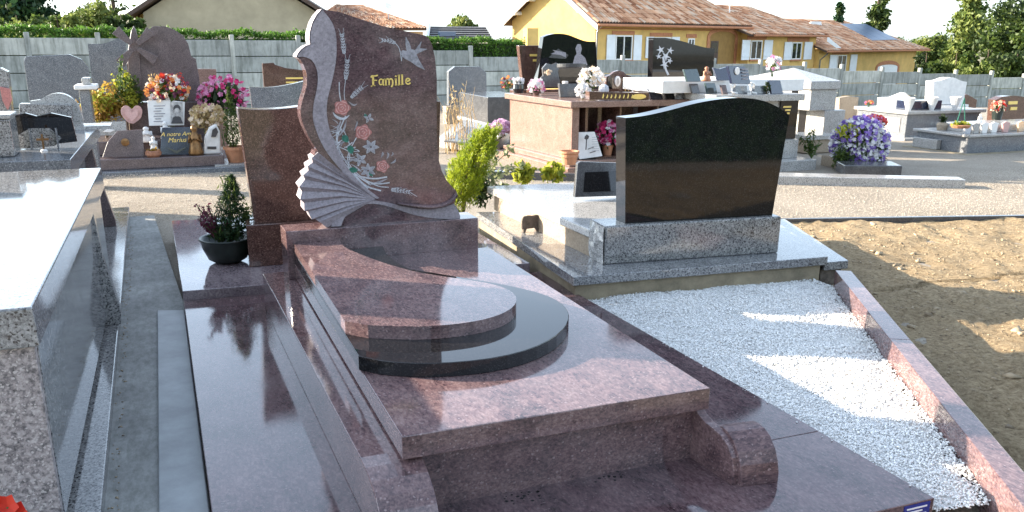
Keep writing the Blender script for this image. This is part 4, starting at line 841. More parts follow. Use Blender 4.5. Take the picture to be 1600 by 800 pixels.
for k in range(1):
    p = PY(371, 262, yf+.15); t = thing('potted_cypress', 'narrow green cypress in terracotta pot between flowery tomb and brown headstone', 'potted plant', (p[0], p[1], .05)); r0 = .15
    MB().lathe((p[0], p[1], .05), [(.11, .001), (.15, .17), (.165, .17), (.165, .21), (.145, .21), (.13, .17)], 18).build('pot', 'terracotta', t)
    cn = [];
    for _ in range(1300):
        h = rng.random(); a = rng.uniform(0, 6.28); rr = .15*(1-h)**.7*(.35+.65*min(1, h*5))*rng.uniform(.5, 1); cn.append((p[0]-.03+rr*math.cos(a), p[1]+rr*math.sin(a), .26+h*.78))
    leaves('foliage', cn, .045, 'leaf', t, .3, .9); MB().tube([(p[0]-.03, p[1], .2), (p[0]-.03, p[1], .8)], [.012, .004]).build('trunk', 'bark', t)
    MB().box(p[0]-.3, p[0]+.6, p[1]-.25, p[1]+.4, 0, .049).build('footing', 'grey_light', t, .005)
leaves_t = thing('climbing_stem', 'slim climbing plant rising in front of blue grey headstone', 'plant', PY(188, 140, 13.2)); q = np.array([PY(188, v, 13.2) for v in np.linspace(92, 140, 60)]); leaves('foliage', q+rng.normal(size=q.shape)*.02, .06, 'leaf', leaves_t, .5); MB().tube([q[0], q[-1]], .006).build('stem', 'stem', leaves_t)
x = (PY(120, 165, 11)[0], PY(155, 165, 11)[0]); t = thing('pillar_cap', 'small grey pillar with pale stepped cap behind round headstone', 'pillar', (x[0], 11, 0)); MB().box(x[0]+.04, x[1]-.08, 11, 11.3, 0, float(PY(130, 140, 11)[2])).build('pillar', 'grey_blue', t, .01); MB().box(x[0], x[1]-.0, 10.95, 11.35, float(PY(130, 140, 11)[2])+.001, float(PY(130, 133, 11)[2])).build('cap', 'white', t, .01); MB().box(x[0]+.08, x[1]-.06, 11.02, 11.28, float(PY(130, 133, 11)[2])+.001, float(PY(130, 122, 11)[2])).build('lantern', 'grey_light', t, .01)

# ================================================================== MIDDLE GROUND
stele('headstone', 'plain grey headstone with clipped corners near the concrete fence, centre', [(701, 165), (701, 112), (711, 104), (750, 104), (760, 114), (761, 165)], 20.5, .16, 'grey_blue', 'beige')
t = thing('low_tomb', 'pale low tomb with lilac flowers left of the pink vault', 'tomb', G(700, 232))
p = P(690, 232, 0); MB().prism(XY(P(684, 226, 0), P(772, 236, 0), P(800, 214, 0), P(724, 196, 0)), -.05, .12).build('kerb_frame', 'grey_light', t, .01); MB().prism(XY(P(694, 222, .12), P(764, 229, .12), P(790, 212, .12), P(727, 199, .12)), .1205, .15).build('slab', 'grey_dark', t, .004)
bouquet('lilac_chrysanthemum', 'round lilac pink chrysanthemum on the pale low tomb', 'flowers', 782, 200, 17, np.array([0, 13.4, .15]), ['p_lilac', 'p_lilac'], 130, (.09, .1, 'white'), 'leaf', .75, .030)
x = corner_box(762, 192, 152, 740, 830, -.05); t = thing('dark_grey_tomb', 'dark polished low tomb behind the pale one, pot plant on it', 'tomb', (x[0], x[2], 0)); bxm(x, (0, 0, 0, 1, 0, 0)).build('body', 'grey_dark', t, .01); bxm((x[0]-.06, x[1], x[2]-.1, x[3]+1, x[4]-.1, x[4])).build('footing', 'grey_light', t, .01)
bouquet('red_pot_plant', 'reddish green pot plant on the dark polished low tomb', 'flowers', 793, 130, 12, np.array([0, x[2]+.3, x[5]]), ['p_wine', 'p_orange'], 20, None, 'leaf', 1.0, .03, nl=120)
t = thing('dry_grass', 'tuft of tall dry straw coloured grass in the gravel beside carved headstone', 'grass', G(720, 238)); p = G(720, 238)
b = MB()
for k in range(46):
    bx_ = p+[rng.uniform(-.28, .28), rng.uniform(-.2, .2), 0]; h = rng.uniform(.3, .95) if k > 6 else rng.uniform(.8, 1.15); b.tube([bx_, bx_+[rng.uniform(-.08, .05), 0, h*.6], bx_+[rng.uniform(-.2, .1), 0, h]], [.006, .005, .002], 4)
o = b.build('stalk', 'drystem', t); o['kind'] = 'stuff'
q = np.concatenate([p+np.c_[rng.uniform(-.22, .1, 60), rng.uniform(-.1, .1, 60), rng.uniform(.6, 1.05, 60)]]); o = leaves('seed_head', q, .07, 'straw', t, .25, 1.5); o['kind'] = 'stuff'
a, c = P(700, 277, 0), P(905, 283, 0)
t = thing('dark_kerb', 'dark low kerb strip across the gravel before the pink vault', 'kerb', a); MB().prism(XY(a, c, c+[0, .14, 0], a+[0, .14, 0]), -.02, .09).build('kerb_stone', 'grey_dark', t, .008)
# pink vault -----------------------------------------------------------
V = thing('pink_vault', 'pink granite burial vault with dark recess and a crowd of ornaments on its slab', 'tomb', (5.9, 11.4, 0))
FLc, FRc, BLc, BRc = np.array([5.0, 10.58]), np.array([6.85, 10.47]), np.array([4.835, 12.41]), np.array([6.75, 12.40])
def lerp2(s, t): return (FLc*(1-s)+FRc*s)*(1-t)+(BLc*(1-s)+BRc*s)*t
def vpr(s0, s1, t0, t1, z0, z1): return MB().prism([lerp2(s0, t0), lerp2(s1, t0), lerp2(s1, t1), lerp2(s0, t1)], z0, z1)
vpr(-.10, 1.02, -.14, 1.06, -.05, .055).build('step', 'pink', V, .008); vpr(-.045, 1.0, -.06, 1.03, .0555, .13).build('lower_step', 'pink', V, .008)
vpr(0, .055, 0, 1, .1305, .818).build('side_wall', 'pink', V, .004); vpr(.945, 1, 0, 1, .1305, .818).build('side_wall', 'pink', V, .004); vpr(.056, .944, .35, 1, .1305, .818).build('rear_wall', 'brown', V)
vpr(.056, .944, .02, .349, .131, .15).build('recess_floor', 'brown', V); vpr(.13, .15, .05, .349, .151, .818).build('recess_pillar', 'brown', V); vpr(.40, .415, .05, .3, .151, .818).build('recess_pillar', 'brown', V); vpr(.70, .715, .05, .3, .151, .818).build('recess_pillar', 'brown', V)
vpr(-.035, 1.03, -.045, 1.03, .8185, .90).build('top_slab', 'pink', V, .008)
zs = .90
# ornaments standing on the pink vault
def orn(*a, **k): return plaque(*a, **k)
arc = lambda cx, cy, r, a0, a1, n=14, ry=None: [(cx+r*math.cos(math.radians(a0+(a1-a0)*i/n)), cy-(ry or r)*math.sin(math.radians(a0+(a1-a0)*i/n))) for i in range(n+1)]
t, p = orn('round_plaque', 'round dark grey plaque with bronze flower and white vase on pink vault', arc(884, 118, 21, -70, 250, 22), zs, 'grey_dark', .05, .05, vb=150)
MB().lathe((0, 0, 0), [(.05, 0), (.04, .02)], 12).build('bronze_flower', 'bronze', t); o = t.children[-1]; e = PY(880, 106, p[1]-.03); o.data.transform(Matrix.Translation(Vector((0, 0, 0)))); o.location = Vector(e)-wloc(t); o.rotation_euler = (R_(90), 0, 0)
e = PY(883, 131, p[1]-.06); MB().lathe((e[0], e[1], zs+.10), [(.03, 0), (.045, .1), (.035, .11)], 12).build('vase', 'white', t)
t, p = orn('scalloped_plaque', 'dark scalloped plaque with pale flowers left of the round plaque', [(846, 136), (846, 122), (850, 118), (849, 107), (856, 99), (864, 101), (871, 98), (876, 104), (873, 112), (876, 136)], zs, 'grey_dark', .05, .08, vb=142)
blossoms('painted_flower', ell(PY(857, 113, p[1]-.03), (.07, .01, .04), 12, .1), .025, 'p_cream', t)
t, p = orn('rectangular_plaque', 'dark rectangular plaque low in front of the round plaque', [(876, 152), (875, 131), (903, 131), (903, 152)], zs, 'grey_dark', .06, .12)
t, p = orn('tabernacle_plaque', 'brown arched plaque with oval medallion and small gilt deer on pink vault', [(947, 144), (948, 120), (955, 117), (961, 112), (968, 110), (975, 112), (980, 117), (987, 119), (987, 144)], zs, 'brown', .07, .05, vb=148)
e = PY(965, 127, p[1]-.01); b = MB(); b.face_prism([(e[0]+.045*math.cos(a), e[2]+.075*math.sin(a)) for a in np.linspace(0, 6.28, 18)[:-1]], e[1]-.01, e[1]+.03); b.build('medallion', 'white', t, .004); b = MB(); b.face_prism([(e[0]+.022*math.cos(a), e[2]+.045*math.sin(a)) for a in np.linspace(0, 6.28, 14)[:-1]], e[1]-.014, e[1]-.009); b.build('medallion_portrait', 'skin_photo', t)
for u in (953, 976): e = PY(u, 128, p[1]-.005); MB().face_prism([(e[0]-.035, e[2]-.1), (e[0]-.035, e[2]+.06), (e[0], e[2]+.09), (e[0]+.035, e[2]+.06), (e[0]+.035, e[2]-.1)], e[1]-.006, e[1]+.02).build('arched_panel', 'black', t)
e = PY(980, 137, p[1]-.03); b = MB(); b.blob((e[0], e[1], e[2]), (.035, .015, .018), .1, 1); b.tube([(e[0]+.025, e[1], e[2]+.01), (e[0]+.04, e[1], e[2]+.06)], [.01, .008], 5); b.tube([(e[0]-.025, e[1], e[2]), (e[0]-.03, e[1], e[2]-.05)], .006, 4); b.tube([(e[0]+.02, e[1], e[2]), (e[0]+.025, e[1], e[2]-.05)], .006, 4); b.build('gilt_deer', 'gold', t)
t, p = orn('flowered_book_plaque', 'white open book plaque with pink painted flowers right of arched plaque', [(990, 144), (999, 121), (1023, 122), (1017, 145)], zs, 'white', .04, .3, vb=149)
blossoms('painted_flower', ell(PY(1003, 128, p[1]+.02), (.05, .01, .07), 8, .1), .03, 'p_pink', t); MB().tube([PY(1023, 122, p[1]+.03), PY(1017, 145, p[1]-.02)], .012, 6).build('page_edge', 'rose_light', t)
t, p = orn('inscribed_base', 'long brown stone bar with gilt script at the front of the pink vault', [(921, 156), (921, 143), (1014, 145), (1014, 157)], zs, 'brown', .12, 0)
for k in range(9):
    e = PY(942+6.5*k, 151, p[1]-.002); MB().face_prism([(e[0]-.012, e[2]-.02), (e[0]+.006, e[2]+.03*(1 if k % 3 else 1.4)), (e[0]+.016, e[2]+.01), (e[0]+.004, e[2]-.022)], e[1]-.003, e[1]+.004).build('gilt_letter', 'gold', t)
e = PY(998, 151, p[1]-.002); MB().face_prism([(e[0]+.11*math.cos(a), e[2]+.035*math.sin(a)) for a in np.linspace(0, 6.28, 16)[:-1]], e[1]-.006, e[1]+.004).build('gilt_oval', 'gold', t)
orn('small_navy_plaque', 'small navy plaque at the right end of the pink vault', [(1018, 155), (1015, 140), (1033, 140), (1036, 155)], zs, 'navy', .04, .25)
orn('small_grey_plaque', 'small grey plaque right of the small navy plaque on pink vault', [(1041, 154), (1038, 141), (1053, 141), (1055, 154)], zs, 'grey_dark', .04, .25)
p = P(1064, 155, zs); figure('bird_figure', 'small dark bird figure on pale stand, last ornament on pink vault', 'statuette', 1061, 155, 140, p[1], zs, 'grey_blue', .5)
p = P(810, 145, zs); t = thing('black_vase', 'small black vase with pale flowers at left end of pink vault', 'vase', p); MB().lathe(p, [(.07, .001), (.085, .06), (.08, .12), (.06, .13)], 14).build('vase', 'black', t); o = blossoms('blossom', ell(p+[0, 0, .17], (.08, .06, .05), 22, .3), .035, 'p_white', t); leaves('foliage', ell(p+[0, 0, .15], (.08, .06, .05), 40, .2), .05, 'leaf_dark', t)
bouquet('china_bouquet', 'low white and rose china bouquet left on the pink vault', 'flowers', 838, 136, 13, P(838, 149, zs), ['p_white', 'p_pink', 'p_white'], 60, (.05, .05, 'brown'), 'leaf_dark', .9, .03, nl=60)
bouquet('white_flower_spray', 'large spray of white silk flowers beside the round plaque', 'flowers', 924, 124, 20, P(915, 150, zs), ['p_white', 'p_white', 'p_cream'], 110, None, 'leaf_dark', .85, .028, nl=90)
bouquet('white_flower_spray', 'small clump of white silk flowers at the front edge below the large spray', 'flowers', 910, 143, 11, P(911, 155, zs), ['p_white', 'p_white'], 50, None, 'leaf_dark', 1.1, .035, nl=40)
p = P(943, 155, zs); t = thing('glass_lantern', 'pale glass lantern standing before the arched brown plaque', 'lantern', p); MB().lathe(p, [(.07, .001), (.075, .03), (.05, .05), (.07, .12), (.06, .17), (.02, .2)], 10).build('lantern_body', 'engrave', t)
# things at the foot of the pink vault
p = P(889, 257, .13); t = thing('terracotta_pot', 'empty terracotta pot with double rim on corner of vault step', 'flower pot', p); MB().lathe(p, [(.085, .001), (.105, .10), (.12, .10), (.12, .13), (.115, .135), (.13, .15), (.13, .175), (.11, .175), (.1, .12)], 22).build('pot', 'terracotta', t)
t, p = plaque('rose_book_plaque', 'cream book plaque with engraved rose leaning at vault recess', [(906, 249), (899, 208), (934, 207), (942, 244)], .13, 'white', .03, .25, foot=.1)
p2 = lambda u, v: PY(u, v, p[1]+.05)
b = MB(); e = p2(914, 214); b.blob(e+[0, -.055, 0], (.04, .006, .035), .3, 1, 2); b.tube([e+[0, -.055, 0], p2(912, 233)+[0, -.07, 0]], .008, 5); b.build('engraved_rose', 'photo_dark', t)
for k in range(7): a = p2(922, 214+3.5*k); c = p2(933, 213.5+3.5*k); MB().tube([a+[0, -.055-.0*k, 0], c+[0, -.055, 0]], .003, 4).build('verse_line', 'engrave_dim', t)
for (u, v) in ((918, 231), (921, 237)): a = p2(u-3, v+1); c = p2(u+6, v-2); MB().tube([a+[0, -.07, 0], c+[0, -.07, 0]], .006, 4).build('name_line', 'photo_dark', t)
bouquet('magenta_cyclamen', 'magenta flowers with white ones in terracotta pot inside the vault recess', 'flowers', 950, 212, 22, np.array([5.75, 10.75, .15]), ['p_mag', 'p_pink', 'p_mag', 'p_white'], 120, (.08, .14, 'terracotta'), 'leaf_dark', 1.0, .028)
# tall black stele behind the pink vault and its brown neighbour
yk = 13.2
t, q = stele('engraved_headstone', 'tall black headstone with wavy top and grey engraved bust behind pink vault', [(838, 138), (849, 58)]+smoothpts([(849, 58), (858, 54), (872, 52), (888, 54), (902, 60), (916, 65), (931, 65)], 2)+[(935, 138)], yk, .15, 'black', 'brown')
b = MB(); b.face_prism(face_px([(895, 100), (898, 88), (901, 84), (899, 76), (902, 69), (907, 69), (909, 76), (907, 84), (914, 90), (918, 102)], yk), yk-.004, yk+.001); b.build('engraved_bust', 'engrave_dim', t)
for k in range(3): b = MB(); b.face_prism(face_px([(857+k*3, 90-k*6), (872, 76+k*4), (888-k*2, 86+k*2), (884, 92-k*5)], yk), yk-.0035-.0005*k, yk+.001); b.build('engraved_scene', 'engrave_dim' if k else 'grey_dark', t)
t, q = stele('headstone', 'dark brown headstone with two gilt lines left of the tall black one', [(818, 140), (811, 71), (846, 71), (842, 140)], 13.6, .13, 'brown')
for k in range(2): a = PY(828+5*k, 86+8*k, 13.59); MB().box(a[0], a[0]+.14-.05*k, 13.59, 13.602, a[2]-.02, a[2]+.015).build('gilt_line', 'gold', t)
# grey vault -----------------------------------------------------------
yw0 = 9.7
W = thing('grey_slab_vault', 'light grey granite vault with black inscribed door behind the black headstone', 'tomb', (7, 10.5, 0))
xr_ = float(PY(1254, 152, yw0)[0]); zs2 = float(PY(1200, 147.5, yw0)[2]); zs1 = float(PY(1200, 158, yw0)[2]); x6 = float(PY(1247, 190, yw0+.06)[0]); x5 = float(PY(1119, 152, yw0)[0])
zb1 = float(PY(1225, 218, yw0+.05)[2]); zb2 = float(PY(1225, 248, yw0)[2])
MB().prism([(x5, yw0), (xr_, yw0-.05), (xr_-.05, yw0+1.7), (x5, yw0+1.7)], zs1, zs2).build('top_slab', 'grey_light', W, .006)
MB().box(x5+.05, x6, yw0+.10, yw0+1.6, zb1, zs1-.0005).build('vault_body', 'grey_light', W)
MB().box(float(PY(1216, 190, yw0+.09)[0]), x6-.012, yw0+.07, yw0+.0995, zb1+.005, zs1-.005).build('inscribed_door', 'black', W, .003)
for k in range(3): a = PY(1224+3*k, 167+5*k, yw0+.065); MB().box(a[0], a[0]+.13-.045*k, yw0+.064, yw0+.0705, a[2]-.012, a[2]+.010).build('gilt_line', 'gold', W)
MB().box(x5, x6+.01, yw0+.02, yw0+1.65, zb2, zb1-.0005).build('plinth', 'grey_light', W, .006); MB().box(x5-.1, float(PY(1275, 260, yw0-.2)[0]), yw0-.2, yw0+1.8, -.05, zb2-.0005).build('step', 'grey_light', W, .008)
x = (float(PY(1032, 140, yw0+.6)[0]), float(PY(1252, 140, yw0+.6)[0])); zl = float(PY(1060, 126, yw0+.6)[2]); MB().box(x[0], x[1], yw0+.55, yw0+1.65, zs2+.0005, max(zl, zs2+.1)).build('upper_slab', 'white', W, .008)
zu2 = max(zl, zs2+.1)
plaque('teal_plaque', 'dark teal plaque leaning before engraved black headstone on grey vault', [(1074, 128), (1071, 109), (1092, 108), (1096, 128)], zu2, 'teal', .04, .25)
p = P(1104, 127, zu2); figure('praying_hands', 'brown praying hands ornament right of the teal plaque', 'statuette', 1103, 128, 104, p[1], zu2, 'copper', .35)
t, p = plaque('navy_book_plaque', 'navy open book plaque on pale stand on the grey vault', [(1122, 126), (1118, 106), (1128, 108), (1139, 105), (1144, 126)], zu2, 'navy', .04, .3)
t, p = plaque('medallion_plaque', 'navy plaque with white oval medallion and gilt lines on the grey vault', [(1144, 131), (1140, 103), (1166, 104), (1171, 110), (1173, 132)], zu2, 'navy', .05, .15)
e = PY(1152, 111, p[1]+.01); MB().face_prism([(e[0]+.03*math.cos(a), e[2]+.045*math.sin(a)) for a in np.linspace(0, 6.28, 16)[:-1]], e[1]-.012, e[1]+.02).build('medallion', 'white', t)
for k in range(4): e = PY(1164, 108+5*k, p[1]+.02); MB().box(e[0]-.05, e[0]+.03, e[1]-.025, e[1]+.02, e[2]-.008, e[2]+.006).build('verse_line', 'engrave_dim', t)
for i, (u0, u1, v0, v1, m, lb) in enumerate(((1080, 1094, 131, 146, 'grey_dark', 'small dark grey plaque at the left of the lower ledge'), (1104, 1121, 130, 146, 'teal', 'small green plaque second on the lower ledge'), (1128, 1138, 133, 147, 'rosy', 'tiny rosy plaque between green plaque and scroll plaque'), (1204, 1224, 126, 147, 'navy', 'navy upright plaque at the right end of the ledge'))):
    plaque('small_plaque', lb+' of the grey vault', [(u0+2, v1), (u0, v0), (u1-2, v0), (u1, v1)], zs2, m, .04, .2, 'small plaques on the grey vault ledge')
for (u, lb) in ((1142, 'left'), (1172, 'right')):
    t, p = plaque('scroll_plaque', 'grey plaque with white scroll end on grey vault ledge, %s one' % lb, [(u+6, 147), (u+8, 134), (u+26, 134), (u+26, 147)], zs2, 'grey_blue', .06, .1, 'scroll plaques on the ledge'); a = [PY(uu, vv, p[1]-.01) for uu, vv in ((u+10, 146), (u+1, 144), (u+2, 137), (u-1, 131), (u+4, 129), (u+8, 133))]; MB().tube(smoothpts([tuple(q) for q in a], 2), .014, 7).build('scroll', 'white', t)
p = P(1198, 147, zs2); t = thing('wire_wreath', 'small dark wreath between scroll plaque and navy plaque', 'wreath', p); leaves('foliage', ell(p+[0, 0, .08], (.06, .04, .08), 90, .4), .04, 'leaf_dark', t); MB().tube([p, p+[0, 0, .1]], .006).build('stem', 'bronze', t)
t, q = stele('engraved_headstone', 'black headstone with slanting wavy top and white engraved lilies before ochre house', [(1019, 135), (1021, 59), (1040, 59)]+smoothpts([(1040, 59), (1062, 63), (1085, 70), (1104, 75), (1117, 75)], 2)+[(1113, 135)], 12.2, .15, 'black', 'white')
b = MB()
for k, (u, v, r) in enumerate(((1032, 78, 7), (1040, 88, 8), (1047, 79, 6), (1029, 88, 5), (1038, 101, 7), (1046, 95, 5))):
    a0 = k*.9; pts_ = [(u+r*(1 if j % 2 else .35)*math.cos(a0+j*math.pi/5), v+r*(1 if j % 2 else .35)*math.sin(a0+j*math.pi/5)) for j in range(10)]; MB().face_prism(face_px(pts_, 12.2), 12.194-.001*k, 12.201).build('engraved_lily', 'engrave', t)
MB().face_prism(face_px(ribbon([(1036, 90), (1040, 108), (1044, 117)], 3), 12.2), 12.195, 12.201).build('engraved_stem', 'engrave', t)
# stepped grey monument ----------------------------------------------
x = corner_box(1283, 232, 173, 1200, 1318, None); t = thing('stepped_monument', 'tall stepped grey columbarium with dark niches, white where the sun strikes', 'monument', (x[0], x[2], x[4]))
bxm(x, (0, 0, 0, .3, -.1, 0)).build('lower_block', 'grey_light', t, .01)
zl1 = x[5]; y1 = x[2]+.02
xu = PX(1266, 150, x[0]); xe = float(PY(1266, 160, y1)[0]); xr2 = float(PY(1306, 160, y1)[0]); zt1 = float(PY(1266, 140, y1)[2]); zc = float(PY(1280, 127, y1)[2])
MB().box(xe, xr2, y1, x[3]+.2, zl1+.0005, zt1).build('upper_block', 'grey_light', t, .01)
MB().box(xe-.06, xr2+.02, y1-.05, x[3]+.25, zt1+.0005, zc).build('cap', 'grey_light', t, .012)
MB().add([(xe-.06, y1-.05, zc+.001), (xr2+.02, y1-.05, zc+.001), (xr2+.02, x[3]+.25, zc+.001), (xe-.06, x[3]+.25, zc+.001), ((xe+xr2)/2, (y1+x[3])/2+.1, zc+.18)], [(0, 1, 4), (1, 2, 4), (2, 3, 4), (3, 0, 4), (3, 2, 1, 0)]).build('cap_roof', 'grey_light', t)
a, c = PX(1237, 140, xe-.01), PX(1247, 140, xe-.01); MB().box(xe-.004, xe+.02, c[1], a[1], PX(1242, 147, xe)[2], PX(1242, 127, xe)[2]).build('niche', 'black', t)
a, c = PX(1247, 190, x[0]-.01), PX(1258, 190, x[0]-.01); MB().box(x[0]-.004, x[0]+.02, c[1], a[1], max(PX(1252, 213, x[0])[2], x[4]), PX(1252, 172, x[0])[2]).build('niche', 'black', t)
bouquet('vase_of_lilies', 'white and pink lilies with long green stems on top of the grey vault', 'flowers', 1209, 100, 15, np.array([0, 11.5, zs2]), ['p_white', 'p_pink', 'p_white'], 36, None, 'leaf_light', 1.0, .035, nl=120)
# planter of violet and white petunias
p = G(1335, 262); t = bouquet('petunia_planter', 'large round mass of violet and white petunias in a stone trough', 'flowers', 1343, 226, 43, p, ['p_violet', 'p_violet', 'p_white', 'p_white'], 900, None, 'leaf', .95, .0085, nl=1300)
MB().box(p[0]-.25, p[0]+.32, p[1]-.02, p[1]+.4, p[2]-.02, p[2]+.14).build('trough', 'beige', t, .02)
q = PY(1356, 236, p[1]-.22); o = blossoms('blossom', ell(q, (.25, .12, .24), 330, .4), .022, 'p_white', t); o['kind'] = 'stuff'
q = PY(1325, 205, p[1]-.1); leaves('yellow_shoots', ell(q, (.2, .1, .12), 120, .5), .06, 'yellowgreen', t)
p2_ = G(1312, 266); t = thing('green_bushlet', 'small dark green bush in front of the petunias', 'shrub', p2_); leaves('foliage', ell(p2_+[0, 0, .16], (.13, .12, .2), 700, .2), .05, 'leaf', t, .3, .5); MB().tube([p2_, p2_+[0, 0, .2]], .01).build('stem', 'stem', t)
p3 = G(1268, 248); t = thing('oleander_plant', 'thin young plant with narrow leaves left of the petunias', 'plant', p3)
for k in range(8): e = p3+[rng.uniform(-.2, .15), rng.uniform(-.1, .1), rng.uniform(.2, .42)]; MB().tube([p3, e], .005, 4).build('stem', 'stem', t); leaves('leaf_spray', p3+(e-p3)*np.repeat(np.linspace(.3, 1, 12), 2)[:, None]+rng.normal(size=(24, 3))*.02, .08, 'leaf', t, .25, .5)
bouquet('red_geranium', 'pinkish red geranium behind the petunias', 'flowers', 1366, 190, 18, G(1372, 236), ['p_red', 'p_pink', 'p_red'], 60, (.14, .2, 'darkpot'), 'leaf_dark', .5, .03)
x = front_box(1258, 1300, 240, 218, float(gz(8.5, 10.5)), .4); t = thing('stone_trough', 'tan stone trough between young plant and petunias', 'trough', (x[0], x[2], x[4])); bxm(x).build('trough', 'beige', t, .01); bxm((x[0]-.05, x[1]+.05, x[2]-.05, x[3]+.05, x[5]+.001, x[5]+.07)).build('rim', 'grey_light', t, .008)
a, c = P(1180, 287, 0), P(1508, 294, 0)
t = thing('concrete_kerb', 'long low concrete kerb in front of petunias, in shade', 'kerb', a); b = MB(); n = c-a; n[2] = 0; pr = np.array([-n[1], n[0], 0])/np.linalg.norm(n); MB().prism(XY(a, c, c+pr*.25, a+pr*.32), -.05, .10).build('kerb_stone', 'grey_light', t, .012)
a, c = P(1320, 276, 0), P(1410, 277, 0); t = thing('stone_block', 'short low stone slab lying before the petunias', 'slab', a); MB().prism(XY(a+pr*.05, c+pr*.05, c+pr*.5, a+pr*.5), .0, .14).build('kerb_stone', 'grey_dark', t, .012)
# far right tombs ------------------------------------------------------
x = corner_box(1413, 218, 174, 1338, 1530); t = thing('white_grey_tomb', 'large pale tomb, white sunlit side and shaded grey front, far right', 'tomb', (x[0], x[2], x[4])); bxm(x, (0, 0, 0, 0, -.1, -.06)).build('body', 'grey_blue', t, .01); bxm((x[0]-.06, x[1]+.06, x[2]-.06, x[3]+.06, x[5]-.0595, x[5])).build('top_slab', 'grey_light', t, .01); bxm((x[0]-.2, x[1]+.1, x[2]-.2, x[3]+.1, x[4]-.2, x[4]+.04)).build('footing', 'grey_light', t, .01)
zr = x[5]; yr = x[2]; XR = x
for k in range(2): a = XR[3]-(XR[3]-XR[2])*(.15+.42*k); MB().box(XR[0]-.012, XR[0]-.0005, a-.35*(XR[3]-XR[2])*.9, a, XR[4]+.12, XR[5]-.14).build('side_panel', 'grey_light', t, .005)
y5 = yr+1.2
t, q = stele('headstone', 'bright white headstone with low arched top on pale tomb, far right', [(1457, 163), (1459, 127)]+smoothpts([(1459, 127), (1470, 126), (1482, 121), (1492, 121), (1500, 126), (1511, 128)], 2)+[(1505, 163)], y5, .2, 'white')
t, q = stele('headstone', 'low white headstone with off centre peak left of bright headstone', [(1379, 166), (1380, 153), (1398, 152), (1415, 145), (1424, 153), (1421, 168)], yr+1.9, .16, 'white')
t, q = stele('headstone', 'dark gabled headstone half hidden behind bright white headstone', [(1500, 172), (1505, 150), (1511, 147), (1527, 156), (1524, 175)], y5+1.2, .16, 'brown')
t, q = stele('headstone', 'sandy beige headstone leaning slightly, before the concrete fence', [(1310, 194), (1312, 153), (1328, 150), (1342, 152), (1337, 194)], 15.5, .14, 'beige')
bouquet('pink_pot_flowers', 'pink flowers on the pale tomb beside beige headstone', 'flowers', 1358, 161, 8, np.array([0, XR[3]-.2, zr]), ['p_pink', 'p_orange'], 30, None, 'leaf', .7, .03, nl=40)
for k in range(3): e = PY(1420+36*k, 176, yr+.1); t = thing('small_vase', 'white tapered vase on pale far tomb, %s' % ('left one', 'middle one', 'right one')[k], 'vase', (e[0], yr+.12, zr), 'white vases on the pale tomb'); MB().lathe((e[0], yr+.12, zr), [(.04, .001), (.11, .22), (.09, .23), (.04, .1)], 12).build('vase', 'white', t)
MBx = PY(1438, 178, yr+.3); t = thing('dark_slab', 'dark polished plate lying along the pale far tomb', 'slab', (MBx[0], yr+.3, zr)); MB().prism([(XR[0]+.2, yr+.2), (XR[0]+1.0, yr+.2), (XR[0]+1.0, yr+.5), (XR[0]+.2, yr+.5)], zr+.001, zr+.16).build('plate', 'navy', t, .006)
x = corner_box(1510, 240, 212, 1430, 1640); R2 = x; t = thing('plaque_covered_tomb', 'low grey tomb at right edge covered with plaques and pots', 'tomb', (x[0], x[2], x[4])); bxm(x, (0, .5, 0, 0, -.05, -.03)).build('body', 'grey_blue', t, .01); bxm((x[0]-.05, x[1]+.5, x[2]-.05, x[3]+.05, x[5]-.0295, x[5]+.01)).build('top_slab', 'grey_light', t, .008); bxm((x[0]-.14, x[1]+.6, x[2]-.14, x[3]+.14, x[4]-.12, x[4]+.0)).build('footing', 'tan_concrete', t, .01)
bxm((x[0]-.10, x[0]-.01, x[2]+.5, x[2]+1.0, x[4]+.001, x[4]+.16)).build('side_stone', 'grey_light', t, .01)
z2 = x[5]+.01; bxm((x[0]+.25, x[1]+.5, x[2]+.2, x[3]-.15, z2+.0005, z2+.11)).build('upper_slab', 'grey_light', t, .008)
for k, (u, m, lb) in enumerate(((1511, 'engrave', 'first'), (1524, 'grey_light', 'second'), (1537, 'white', 'third'), (1552, 'white', 'fourth'), (1570, 'heart', 'fifth, pinkish'), (1594, 'p_cream', 'last, cream'))):
    e = PY(u, 206, R2[2]+.12); t = thing('small_plaque', 'small tilted plaque on right edge tomb, %s from the left' % lb, 'plaque', (e[0], R2[2]+.12, z2), 'small plaques along the right tomb'); b = MB(); b.face_prism([(e[0]-.05, z2+.001), (e[0]-.09, z2+.14), (e[0]-.02, z2+.17), (e[0]+.07, z2+.15), (e[0]+.05, z2+.001)], R2[2]+.1, R2[2]+.14); b.build('body', m, t, .006)
figure('white_figure', 'white angel statuette among plaques of right edge tomb', 'statuette', 1528, 205, 178, R2[2]+.5, z2+.11, 'white', .3)
p = P(1471, 203, z2); t = thing('succulent_pot', 'small stone pot with succulent at left corner of right edge tomb', 'potted plant', p); MB().lathe(p, [(.07, .001), (.09, .08), (.07, .12)], 12).build('pot', 'beige', t); leaves('foliage', ell(p+[0, 0, .18], (.07, .06, .08), 40, .2), .1, 'leaf_dark', t, .3, .8)
p = P(1500, 200, z2+.11); t = thing('green_wire_stand', 'bright green plant stand with bowl on right edge tomb', 'plant stand', p)
for a in (-.1, .1): MB().tube([p+[a, 0, 0], p+[0, 0, .45]], .008, 5).build('leg', 'leafpaint', t)
leaves('foliage', ell(p+[0, 0, .06], (.16, .12, .05), 120, .2), .07, 'yellowgreen', t); MB().lathe(p+[0, 0, .002], [(.12, .0), (.15, .04), (.1, .05)], 14).build('bowl', 'terracotta', t)
